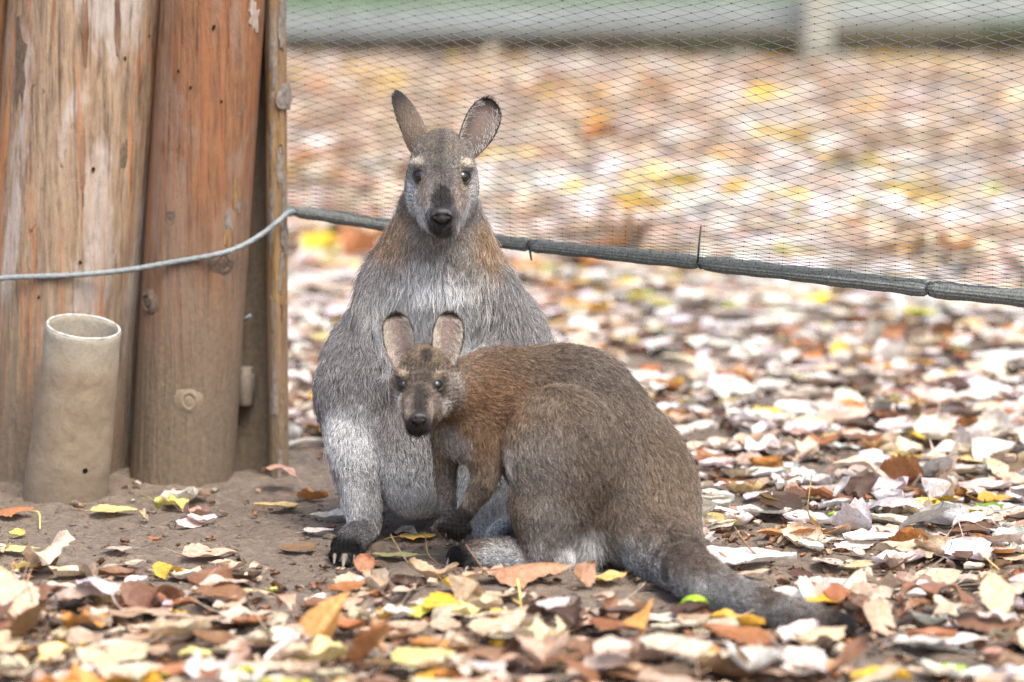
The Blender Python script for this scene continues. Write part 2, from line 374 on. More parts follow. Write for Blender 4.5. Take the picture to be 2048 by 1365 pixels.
log_bark = Log('timber_post', 529, 572, 536, 577, 955, 6.955, M_BARKPOLE, 'narrow grey and golden post with flaking bark beside the net', deep=2.0, nt=90, nz=330, rough=.0016, seed=4, wob=.07,
               cracks=((534, -60, 200, 3, .004), (540, 240, 500, 2, .003)))
knot(log_red, 378, 803, 14, 1.15, M_KNOTMUD, .34, 1); knot(log_red, 447, 527, 15, 1.1, None, .4, 2); knot(log_red, 298, 605, 14, 1.3, None, .7, 3)
knot(log_red, 340, 437, 9, 1.5, None, .25, 4); knot(log_red, 479, 215, 9, 1.7, None, .3, 5)
knot(log_big, 75, 182, 12, .9, None, .3, 6); knot(log_big, 227, 217, 6, 3.0, None, .2, 7); knot(log_big, 247, 290, 7, 3.2, None, .2, 8); knot(log_big, 150, 252, 8, .7, M_LOG2, .2, 9)
flake(log_bark, 566, 192, 26, 56, M_BARK, 'knot', .009, 10)
for i, (px, py, r) in enumerate(((131, 43, 4), (187, 339, 4.5), (161, 525, 4), (298, 72, 3), (250, 117, 3.5), (78, 595, 4))): hole(log_big, px, py, r * .62, 1.5, i)
for i, (px, py, r) in enumerate(((427, 56, 5), (381, 176, 4), (357, 142, 3), (443, 203, 3))): hole(log_red, px, py, r * .62, 1.5, i + 20)
for i, (px, py, w, h, m) in enumerate(((472, 385, 16, 70, M_BARKPOLE), (456, 440, 13, 50, M_BARK), (457, 478, 20, 44, M_BARKPOLE), (476, 410, 12, 40, M_BARK), (507, 35, 18, 60, M_LOG1))):
    flake(log_red, px, py, w, h, m, 'bark_flake', .002, i)
for i, (px, py, w, h, m) in enumerate(((105, 345, 38, 120, M_LOG1), (40, 130, 26, 160, M_KNOT), (120, 300, 22, 60, M_LOG1), (60, 420, 24, 120, M_LOG1), (170, 60, 14, 130, M_LOG2), (236, 40, 12, 150, M_LOG2), (165, 330, 10, 150, M_LOG2))):
    flake(log_big, px, py, w, h, m, 'splintered_patch', .0016, 40 + i)
for i in range(26):
    py = -10 + i * 38 + rng.uniform(-10, 10); side = rng.choice([-1, 1]); m = M_BARK if (i < 6 or rng.random() < .55) else M_BARKPOLE
    flake(log_bark, 553 + side * rng.uniform(3, 13) + py * .004, py, rng.uniform(6, 15), rng.uniform(45, 130), m, 'bark_flake', rng.uniform(.001, .003), 80 + i)

# plank closing the gap between the posts, the gap's shade put into its dark wood
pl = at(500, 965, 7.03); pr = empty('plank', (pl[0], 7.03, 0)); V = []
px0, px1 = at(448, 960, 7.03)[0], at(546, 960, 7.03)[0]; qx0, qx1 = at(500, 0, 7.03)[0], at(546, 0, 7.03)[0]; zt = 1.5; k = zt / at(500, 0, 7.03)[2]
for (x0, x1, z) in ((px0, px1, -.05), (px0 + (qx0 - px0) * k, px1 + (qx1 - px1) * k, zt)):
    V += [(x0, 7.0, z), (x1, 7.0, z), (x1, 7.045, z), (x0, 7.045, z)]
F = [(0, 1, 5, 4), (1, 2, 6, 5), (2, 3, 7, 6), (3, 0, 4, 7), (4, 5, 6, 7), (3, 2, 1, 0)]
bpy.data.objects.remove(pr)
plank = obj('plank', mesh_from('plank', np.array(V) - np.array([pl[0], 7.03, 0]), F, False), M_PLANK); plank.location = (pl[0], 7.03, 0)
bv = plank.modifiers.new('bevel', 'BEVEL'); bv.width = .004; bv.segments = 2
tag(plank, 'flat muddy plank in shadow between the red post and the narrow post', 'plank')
# steel bits in the gap
def rod(name, a, b, r, mat, label, cat, n=14):
    V, F = tube(np.linspace(a, b, 6), [r * .8, r, r, r, r, r * .8], n); o = obj(name, mesh_from(name, V - a, F), mat); o.location = a
    tag(o, label, cat); return o
rod('bolt', at(455, 660, 6.985), at(502, 631, 6.955), .0042, M_CABLE, 'short grey steel bolt sticking out of the red post', 'bolt')
hc_ = at(489, 806, 6.975); hp = empty('hinge_barrel', hc_)
V, F = tube([at(489, y, 6.975) for y in (812, 808, 770, 744, 740)], [.013, .0155, .0155, .0155, .014], 20); obj('barrel', mesh_from('barrel', V - hc_, F), M_STEEL, hp)
V, F = tube([at(486, y, 6.98) for y in (741, 737, 734)], [.019, .020, .018], 20); obj('collar', mesh_from('collar', V - hc_, F), M_STEEL, hp)
V, F = tube([at(505, y, 6.99) for y in (800, 770, 748)], [.004, .004, .004], 10); obj('pin', mesh_from('pin', V - hc_, F), M_STEEL, hp)
tag(hp, 'mud covered steel hinge barrel in the gap between the posts', 'hinge')

# ------------------------------------------------------------------ leaning pipe
pb, pt_ = ground(131, 985), at(167, 652, 6.86); pb = np.array([at(131, 985, 6.765)[0], 6.765, 0.0]); pt_ = at(167, 654, 6.705)
pipe = empty('leaning_pipe', pb); ax = norm(pt_ - pb); L = np.linalg.norm(pt_ - pb); R0, R1 = 86 * scale(6.76), 76 * scale(6.7)
n = 72; rings = []
prof = [(-.05, R0), (0, R0), (.015, R0 * .995)] + [(s_, R0 + (R1 - R0) * s_ / L) for s_ in np.linspace(.03, L - .004, 40)] + [(L, R1 - .0015), (L, R1 - .0045), (L - .004, R1 - .006)] + [(s_, R1 - .0062) for s_ in np.linspace(L - .01, L - .09, 6)]
sd = norm(np.cross([0, 1., 0], ax)); dn = np.cross(ax, sd)
th = np.arange(n) * 2 * math.pi / n; V = []
for s_, r in prof:
    ring = np.outer(np.cos(th), sd) * r + np.outer(np.sin(th), dn) * r + ax * s_; V.append(ring)
V = np.concatenate(V); outer = (43 * n)
V[:outer] += norm(V[:outer] - np.outer(V[:outer] @ ax, ax)) * ((fbm(V[:outer] + 3, 18, 3, 9) - .5) * .006)[:, None]
F = [(i * n + j, i * n + (j + 1) % n, (i + 1) * n + (j + 1) % n, (i + 1) * n + j) for i in range(len(prof) - 1) for j in range(n)]
o = obj('tube_wall', mesh_from('tube_wall', V, F), M_PIPE, pipe)
V, F = tube([ax * L + (np.cos(a_) * sd + np.sin(a_) * dn) * (R1 - .003) for a_ in np.linspace(0, 2 * math.pi, 73)], .0023 * (1 + .18 * np.sin(np.linspace(0, 40, 73)) * np.sin(np.linspace(0, 9.4, 73))), 8, False)
obj('rim', mesh_from('rim', V, F), M_RIM, pipe)
V, F = lathe([(R1 - .0055, 0), (R1 * .6, .006), (R1 * .3, .004), (.001, .008)], 32, .02, 4); obj('soil_fill', mesh_from('soil_fill', orient(V, ax * (L - .075), ax), F), M_SOIL, pipe)
p = at(172, 936, 6.7); rr = p - pb; s_ = rr @ ax; out = norm(rr - ax * s_ + np.array([0, -.05, 0])); rad = R0 + (R1 - R0) * s_ / L
sxo = ((at(172, 936, 6.70) - pb) - ax * s_) @ sd; oo = sd * sxo + np.cross(ax, sd) * math.sqrt(rad ** 2 - sxo ** 2) * np.sign(np.cross(ax, sd)[1]) * -1
V, F = lathe([(.0052, -.004), (.005, .0022), (.0042, .0022), (.0005, .002)], 18, .04, 3); obj('drain_hole', mesh_from('drain_hole', orient(V, ax * s_ + oo, oo), F), M_HOLE, pipe)
tag(pipe, 'muddy open pipe leaning in front of the posts with a pale rim', 'pipe')

# ------------------------------------------------------------------ cable
cp = catmull([at(-160, 566, 6.90), at(-60, 562, 6.85), at(30, 555, 6.836), at(140, 551, 6.828), at(250, 541, 6.832), at(340, 526, 6.828), at(430, 510, 6.82), at(480, 494, 6.84), at(525, 468, 6.86), at(560, 440, 6.872), at(574, 427, 6.90), at(586, 424, 6.93)], 420)
def twisted(P, r, n=12, strands=3, pitch=.022, amp=.14):
    d = np.concatenate([[0], np.cumsum(np.linalg.norm(np.diff(P, axis=0), axis=1))]); V, F = tube(P, r, n)
    m = len(P); th = np.arange(n) * 2 * math.pi / n
    for i in range(m):
        k = 1 + amp * np.cos(strands * th + d[i] / pitch * 2 * math.pi); V[i * n:(i + 1) * n] = P[i] + (V[i * n:(i + 1) * n] - P[i]) * k[:, None]
    return V, F
V, F = twisted(cp, .0051, amp=.07); cb = cp[200]; o = obj('cable', mesh_from('cable', V - cb, F), M_CABLE); o.location = cb
tag(o, 'grey twisted cable slung across the timber posts', 'cable')

# ------------------------------------------------------------------ net with rolled hem
roll_px = [(560, 421), (640, 430), (760, 449), (900, 470), (1060, 491), (1230, 508), (1400, 526), (1640, 553), (1856, 578), (2048, 597), (2300, 620), (2600, 645)]
def netY(px): return 6.95 - (px - 573) / 1475 * .72
rp = catmull([at(x, y, netY(x)) for x, y in roll_px], 700)
pxs = np.array([project(q)[0] for q in rp])
ties = [590, 1060, 1400, 1857, 2290]
r = np.interp(pxs, [560, 760, 1060, 1400, 1700, 2048, 2600], [11.5, 12, 12.8, 14.5, 15.8, 17, 17.5]) * np.array([scale(q[1]) for q in rp])
for tp in ties: r = r * (1 - .30 * np.exp(-((pxs - tp) / 8.0) ** 2))
r *= 1 + .05 * np.sin(pxs * .031) + .04 * np.sin(pxs * .083 + 1)
nrt = np.array([at(573, 960, netY(573))[0], netY(573), 0]); net = empty('net', nrt)
n = 56; V, F = tube(rp, r, n); th = np.arange(n) * 2 * math.pi / n
dd = np.concatenate([[0], np.cumsum(np.linalg.norm(np.diff(rp, axis=0), axis=1))])
for i in range(len(rp)):                      # layers of rolled mesh: ridges along, knots in columns
    colm = np.exp(-(((dd[i] / .0252) % 1 - .5) / .10) ** 2)
    k = 1 + .055 * np.cos(14 * th + 1.5 * np.sin(dd[i] * 9)) + .10 * colm * (.6 + .4 * np.cos(7 * th)) ; V[i * n:(i + 1) * n] = rp[i] + (V[i * n:(i + 1) * n] - rp[i]) * k[:, None]
obj('rolled_hem', mesh_from('rolled_hem', V - nrt, F), M_ROLL, net)
for j, tp in enumerate(ties[1:4]):
    i = int(np.argmin(abs(pxs - tp))); rad = r[i] * 1.12; tdir = norm(rp[i + 2] - rp[i - 2]); a_ = norm(np.cross(tdir, [0, 0, 1.])); b_ = np.cross(a_, tdir)
    ring = [rp[i] + rad * (math.cos(q) * a_ + math.sin(q) * b_) + tdir * .0008 * q for q in np.linspace(0, 2 * math.pi, 33)]
    V, F = tube(ring, .0021, 8); obj('tie', mesh_from('tie', V - nrt, F), M_NET, net)
i = int(np.argmin(abs(pxs - 1060))); q0 = rp[i]; V, F = tube([q0 + np.array([0, -r[i], -.008]), q0 + np.array([.002, -r[i], -.020]), q0 + np.array([.003, -r[i] + .002, -.026])], [.0024, .0022, .0015], 6)
obj('tie_tail', mesh_from('tie_tail', V - nrt, F), M_NET, net)
Yt = netY(1400); V, F = tube([at(1396, 524, Yt - .02), at(1398, 490, Yt - .016), at(1402, 452, Yt - .01)], [.0022, .0022, .0015], 6); obj('cable_tie_end', mesh_from('cable_tie_end', V - nrt, F), M_NET, net)
P0, P1 = rp[0], rp[-1]; hor = np.array([at(573, 400, netY(573)), at(2048, 400, netY(2048))]); hd = norm((hor[1] - hor[0]) * np.array([1, 1, 0])); nd = np.array([-hd[1], hd[0], 0])
srel = (rp - rp[0]) @ hd
Smax = srel[-1]; colp = .0258; ncol = int(Smax / colp); nrow = 62
hts = [0.004]
while len(hts) < nrow: hts.append(hts[-1] + .0045 + (.0138 - .0045) * min(1, (len(hts) / 13) ** 1.2))
hts = np.array(hts); nodes = np.zeros((ncol, nrow, 3))
for c_ in range(ncol):
    s_ = c_ * colp + .004; zr = np.interp(s_, srel, rp[:, 2]); rr_ = np.interp(s_, srel, r); h_ = hts if c_ % 2 == 0 else np.concatenate([(hts[:-1] + hts[1:]) / 2, [hts[-1] + .007]])
    base = rp[0] * np.array([1, 1, 0]) + hd * s_
    bunch = 1 + .35 * math.sin(s_ * 5.1) * np.exp(-h_ / .08)
    nodes[c_, :, :2] = base[:2]; nodes[c_, :, 2] = zr + rr_ * .5 + h_ * bunch
nf_ = nodes.reshape(-1, 3); hgt = np.tile(hts, ncol)
nf_ += nd * (((fbm(nf_, 4, 2, 3) - .5) * .05) * np.clip(hgt / .2, 0, 1))[:, None] + hd * ((fbm(nf_, 7, 2, 8) - .5) * .012)[:, None]
nf_[:, 2] += (fbm(nf_, 6, 2, 21) - .5) * .016 * np.clip(hgt / .06, 0, 1) + (rng.random(len(nf_)) - .5) * .0016
E = []
for c_ in range(ncol - 1):
    for q in range(nrow):
        a_ = c_ * nrow + q; b_ = (c_ + 1) * nrow
        E.append((a_, b_ + q)); q2 = q - 1 if c_ % 2 == 0 else q + 1
        if 0 <= q2 < nrow: E.append((a_, b_ + q2))
E = np.array(E); A, B = nf_[E[:, 0]], nf_[E[:, 1]]; D = norm(B - A); S1 = norm(np.cross(D, nd)); S2 = np.cross(S1, D); rs = .00046
mid = (A + B) / 2 + np.array([0, 0, -.0006]); VV = []
for Pn in (A, mid, B):
    for k in range(4): VV.append(Pn + rs * (math.cos(k * math.pi / 2) * S1 + math.sin(k * math.pi / 2) * S2))
VV = np.stack(VV, 1); m = len(E); off = (np.arange(m) * 12)[:, None]; Fs = []
for lv in (0, 4):
    for k in range(4): Fs.append(off + np.array([[lv + k, lv + (k + 1) % 4, lv + 4 + (k + 1) % 4, lv + 4 + k]]))
Fq = np.concatenate(Fs); VV = VV.reshape(-1, 3)
kr = .0016; oc = np.array([(1, 0, 0), (-1, 0, 0), (0, 1, 0), (0, -1, 0), (0, 0, 1), (0, 0, -1)]) * kr
KV = (nf_[:, None, :] + oc[None] * rng.uniform(.8, 1.2, (len(nf_), 1, 1))).reshape(-1, 3); ko = len(VV) + (np.arange(len(nf_)) * 6)[:, None]
KF = np.concatenate([ko + np.array([q]) for q in ((0, 2, 4, 4), (2, 1, 4, 4), (1, 3, 4, 4), (3, 0, 4, 4), (2, 0, 5, 5), (1, 2, 5, 5), (3, 1, 5, 5), (0, 3, 5, 5))])
allV = np.concatenate([VV, KV]) - nrt
faces = [tuple(f) for f in Fq.tolist()] + [tuple(f[:3]) for f in KF.tolist()]
me = bpy.data.meshes.new('netting'); me.from_pydata(allV.tolist(), [], faces); me.update()
me.materials.append(M_STRAND); me.materials.append(M_NET); mi = np.zeros(len(faces), np.int32); mi[len(Fq):] = 1; me.polygons.foreach_set('material_index', mi)
o = obj('netting', me, None, net); o['kind'] = 'stuff'
top = np.array([nodes[c_, -1] for c_ in range(ncol)]); V, F = tube(top, .004, 8); obj('top_rope', mesh_from('top_rope', V - nrt, F), M_NET, net)
tag(net, 'dark diamond mesh net hanging from the posts, its hem rolled and tied', 'net')

# ------------------------------------------------------------------ far rail fence, added shade strip and grass
def box(a, b, w, h, jit=0):
    a, b = np.asarray(a, float), np.asarray(b, float); d = norm(b - a); sdv = norm(np.cross(d, [0, 0, 1.])) if abs(d[2]) < .9 else np.array([1., 0, 0]); up = np.cross(sdv, d)
    n_ = 14; V = []; F = []
    for i in range(n_):
        c_ = a + (b - a) * i / (n_ - 1) + up * jit * math.sin(i * 1.7) + sdv * jit * math.cos(i * 2.3)
        for (u, v_) in ((-1, -.8), (-.8, -1), (.8, -1), (1, -.8), (1, .8), (.8, 1), (-.8, 1), (-1, .8)): V.append(c_ + sdv * u * w / 2 + up * v_ * h / 2)
    for i in range(n_ - 1):
        for j in range(8): F.append((i * 8 + j, i * 8 + (j + 1) % 8, i * 8 + 8 + (j + 1) % 8, i * 8 + 8 + j))
    F += [tuple(range(8))[::-1], tuple(range((n_ - 1) * 8, n_ * 8))]
    return np.array(V), F
f1 = ground(1633, 122); f0 = np.array([at(507, 130, 20.75)[0], 20.75, 0]); f2 = f1 + np.array([3.0, .9, 0]); f_1 = f0 + (f0 - f1) * 1.0; f3 = f2 + (f2 - f1)
fence = empty('rail_fence', f1); rz_ = {id(f_1): .06, id(f0): .148, id(f1): .245, id(f2): .30, id(f3): .36}
for p in (f_1, f0, f1, f2, f3):
    V, F = box(p + np.array([0, 0, -.1]), p + np.array([0, 0, 1.15]), .155, .15, .004); obj('post', mesh_from('post', V - f1, F, False), M_FPOST, fence)
for a_, b_ in ((f_1, f0), (f0, f1), (f1, f2), (f2, f3)):
    for z in (0, .62):
        za, zb = (rz_[id(q)] + z for q in (a_, b_)); V, F = box(a_ + np.array([0, .10, za]), b_ + np.array([0, .10, zb]), .07, .145, .004); obj('rail', mesh_from('rail', V - f1, F, False), M_FENCE, fence)
tag(fence, 'blurred pale wooden post and rail fence at the back', 'fence')
kb = np.array([0, .42, .03]); 
kr_ = empty('rail_shade_strip', f1 + kb)  # low dark strip added in place of the shade under the rail
for a_, b_ in ((f_1, f0), (f0, f1), (f1, f2), (f2, f3)):
    V, F = box(a_ + kb, b_ + kb - norm(b_ - a_) * .03, .12, .12, .008); obj('shade_strip', mesh_from('shade_strip', V - f1 - kb, F, False), M_RAILSHADE, kr_)
tag(kr_, 'dark strip added for the shade along the ground under the far fence', 'shade strip')
def blades(name, pts, hmin, hmax, w, mat, label, cat):
    m = len(pts); a_ = rng.uniform(0, 2 * math.pi, m); hh = rng.uniform(hmin, hmax, m); ln = rng.normal(0, .45, (m, 2)) * hh[:, None]
    sd_ = np.stack([np.cos(a_), np.sin(a_), 0 * a_], -1) * w
    V = np.stack([pts - sd_, pts + sd_, pts + np.concatenate([ln, hh[:, None]], 1)], 1).reshape(-1, 3); F = np.arange(m * 3).reshape(m, 3)
    return tag(obj(name, mesh_from(name, V, F, False), mat), label, cat, None, 'stuff')
k = rng.random(14000) * 4; seg = np.clip(k.astype(int), 0, 3); nodesF = [f_1, f0, f1, f2, f3]
pts = np.array([nodesF[s_] + (nodesF[s_ + 1] - nodesF[s_]) * (q - s_) for q, s_ in zip(k, seg)]); pts[:, 1] += rng.uniform(.0, 2.6, len(pts)); pts[:, 2] = 0
keep = vnoise(pts, .9, 4) > .42; pts[:, 1] -= .35; blades('weeds', pts[keep], .03, .12, .012, M_WEED, 'blurred olive weeds growing along the foot of the far fence', 'weeds')
pts = np.stack([rng.uniform(-7, 8, 26000), 23.6 + rng.uniform(0, 1, 26000) ** 1.5 * 14, np.zeros(26000)], -1)
blades('grass', pts, .04, .11, .009, M_GRASS, 'blurred green grass beyond the far fence', 'grass')

# ------------------------------------------------------------------ wallabies: one continuous skin grown from blended shapes, fur on it
class Body:
    def __init__(s, Y0): s.p = []; s.Y0 = Y0
    def P(s, px, py, dy=0.0): return at(px, py, s.Y0 + dy)
    def E(s, px, py, dy, rx, rz, rd, k=25, flow=(0, 0, -1), roll=0, sub=False, rad=None):
        """ellipsoid: centre in photo pixels and depth offset (m), radii in photo pixels (width, height, depth)"""
        Y = s.Y0 + dy; q = scale(Y); c = at(px, py, Y); a = math.radians(roll)
        Rm = np.array([[math.cos(a), 0, -math.sin(a)], [0, 1, 0], [math.sin(a), 0, math.cos(a)]])
        s.p.append(dict(t='E', c=c, r=np.array([rx, rd, rz]) * q, R=Rm, k=k * q, f=np.array(flow, float), sub=sub, m=max(rx, rz, rd) * q))
    def Cn(s, a, b, ra, rb, k=20, flow=None, sub=False):
        """tapered limb between two points (metres); radii in photo pixels"""
        q = scale(s.Y0); a, b = np.asarray(a, float), np.asarray(b, float)
        s.p.append(dict(t='C', a=a, b=b, ra=ra * q, rb=rb * q, k=k * q, f=norm(b - a) if flow is None else np.array(flow, float), sub=sub))
    def chain(s, pts, radii, k=20, flow=None):
        n_ = max(8, 4 * len(pts)); Q = catmull(pts, n_); u = np.linspace(0, len(pts) - 1, n_); R_ = np.interp(u, np.arange(len(pts)), radii)
        for i in range(n_ - 1): s.Cn(Q[i], Q[i + 1], R_[i], R_[i + 1], max(3, k * .25) if i else k, flow)
    @staticmethod
    def dist(p, X):
        if p['t'] == 'E':
            q = (X - p['c']) @ p['R'].T; k0 = np.linalg.norm(q / p['r'], axis=-1); k1 = np.linalg.norm(q / p['r'] ** 2, axis=-1)
            return k0 * (k0 - 1) / np.maximum(k1, 1e-6)
        ab = p['b'] - p['a']; t_ = np.clip(((X - p['a']) @ ab) / (ab @ ab), 0, 1)
        return np.linalg.norm(X - p['a'] - t_[..., None] * ab, axis=-1) - (p['ra'] + (p['rb'] - p['ra']) * t_)
    def bounds(s, p):
        if p['t'] == 'E': m = p['m'] + p['k'] + .012; return p['c'] - m, p['c'] + m
        m = max(p['ra'], p['rb']) + p['k'] + .012; return np.minimum(p['a'], p['b']) - m, np.maximum(p['a'], p['b']) + m
    @staticmethod
    def blend(d, e, k, sub):
        if sub:
            h = np.maximum(k - np.abs(d + e), 0) / k; return np.maximum(d, -e) + h * h * k * .25
        h = np.maximum(k - np.abs(d - e), 0) / k; return np.minimum(d, e) - h * h * k * .25
    def field(s, X):
        d = np.full(X.shape[:-1], 1.0)
        for p in s.p: d = s.blend(d, s.dist(p, X), p['k'], p['sub'])
        return d
    def hit(s, px, py, lo=-.45):
        """where the camera ray through a photo pixel meets the skin"""
        Ys = np.linspace(s.Y0 + lo, s.Y0 + .3, 900); X = np.array([at(px, py, y) for y in Ys]); d = s.field(X); i = int(np.argmax(d < 0))
        if d[i] >= 0: i = int(np.argmin(d))
        e = 1e-3; g = np.array([s.field((X[i] + v)[None])[0] - s.field((X[i] - v)[None])[0] for v in np.eye(3) * e]); return X[i], norm(g)
    def mesh(s, h):
        B = [s.bounds(p) for p in s.p if not p['sub']]; lo = np.min([b[0] for b in B], 0); hi = np.max([b[1] for b in B], 0)
        N = np.ceil((hi - lo) / h).astype(int) + 1; D = np.full(N, 1.0, np.float32)
        ax_ = [lo[i] + np.arange(N[i]) * h for i in range(3)]
        for p in s.p:
            b0, b1 = s.bounds(p); i0 = np.maximum(((b0 - lo) / h).astype(int), 0); i1 = np.minimum(((b1 - lo) / h).astype(int) + 2, N)
            sl = tuple(slice(a, b) for a, b in zip(i0, i1)); X = np.stack(np.meshgrid(*[ax_[i][sl[i]] for i in range(3)], indexing='ij'), -1)
            D[sl] = s.blend(D[sl], s.dist(p, X), p['k'], p['sub'])
        ins = D < 0; nx, ny, nz = N; c = np.zeros(N - 1, np.int8)
        for dx in (0, 1):
            for dy in (0, 1):
                for dz in (0, 1): c += ins[dx:nx - 1 + dx, dy:ny - 1 + dy, dz:nz - 1 + dz]
        act = np.argwhere((c > 0) & (c < 8)); vid = np.full(N - 1, -1, np.int64); vid[tuple(act.T)] = np.arange(len(act))
        acc = np.zeros((len(act), 3)); cnt = np.zeros(len(act)); cor = [(x, y, z) for x in (0, 1) for y in (0, 1) for z in (0, 1)]
        for a in cor:
            for ax3 in range(3):
                if a[ax3]: continue
                b = list(a); b[ax3] = 1; da = D[tuple((act + a).T)]; db = D[tuple((act + b).T)]; m = (da < 0) != (db < 0)
                t_ = np.where(m, da / np.where(m, da - db, 1), 0); P = np.array(a) + 0.0 * acc; P[:, ax3] += t_; acc[m] += P[m]; cnt[m] += 1
        V = lo + (act + acc / cnt[:, None]) * h; Q = []
        for ax3 in range(3):
            u, v = [(1, 2), (2, 0), (0, 1)][ax3]; s0 = [slice(None)] * 3; s1 = [slice(None)] * 3; s0[ax3] = slice(0, -1); s1[ax3] = slice(1, None)
            A, Bm = ins[tuple(s0)], ins[tuple(s1)]
            e = np.argwhere(A != Bm); e = e[(e[:, u] > 0) & (e[:, v] > 0) & (e[:, u] < N[u] - 1) & (e[:, v] < N[v] - 1)]; flip = A[tuple(e.T)]
            def cell(du, dv):
                x = e.copy(); x[:, u] -= du; x[:, v] -= dv; return vid[tuple(x.T)]
            q = np.stack([cell(1, 1), cell(0, 1), cell(0, 0), cell(1, 0)], -1); q[~flip] = q[~flip][:, ::-1]; Q.append(q)
        F = np.concatenate(Q)
        F = F[(F >= 0).all(1)]
        used = np.unique(F); mp = np.full(len(V), -1); mp[used] = np.arange(len(used)); V = V[used]; F = mp[F]
        for _ in range(2):           # a light smoothing pass
            S = np.zeros_like(V); n_ = np.zeros(len(V))
            for a, b in ((0, 1), (1, 2), (2, 3), (3, 0)):
                np.add.at(S, F[:, a], V[F[:, b]]); np.add.at(S, F[:, b], V[F[:, a]]); np.add.at(n_, F[:, a], 1); np.add.at(n_, F[:, b], 1)
            V = V * .5 + .5 * S / n_[:, None]
        return V, F
    def flow(s, X):
        W = 0; A = 0
        for p in s.p:
            if p['sub']: continue
            w = np.exp(-(np.maximum(s.dist(p, X), 0) / .014) ** 2) + 1e-6
            A = A + w[:, None] * p['f']; W = W + w
        return A / W[:, None]
def vnormals(V, F):
    T = F if F.shape[1] == 3 else np.concatenate([F[:, :3], F[:, [0, 2, 3]]]); n = np.cross(V[T[:, 1]] - V[T[:, 0]], V[T[:, 2]] - V[T[:, 0]]); N = np.zeros_like(V)
    for k in range(3): np.add.at(N, T[:, k], n)
    return norm(N)
def zones(X, base, Z, Y0):
    """fur colour by place on the body: soft ellipsoids (pixel centre, depth, radii in pixels, colour, strength)"""
    c = np.tile(np.array(base, float), (len(X), 1)); jit = (fbm(X, 45, 2, 31) - .5) * .5 + (fbm(X, 130, 1, 77) - .5) * .35
    for (px, py, dy, rx, rz, rd, col, st) in Z:
        q = scale(Y0 + dy); d = (X - at(px, py, Y0 + dy)) / (np.array([rx, rd, rz]) * q); r_ = np.linalg.norm(d, axis=1) + jit
        so = .42 if max(rx, rz) < 55 else .85; w = np.clip((1 + so * .5 - (r_ - jit * (.55 if so < .5 else 0))) / so, 0, 1); w = w * w * (3 - 2 * w) * st
        c = c * (1 - w[:, None]) + np.array(col) * w[:, None]
    return c
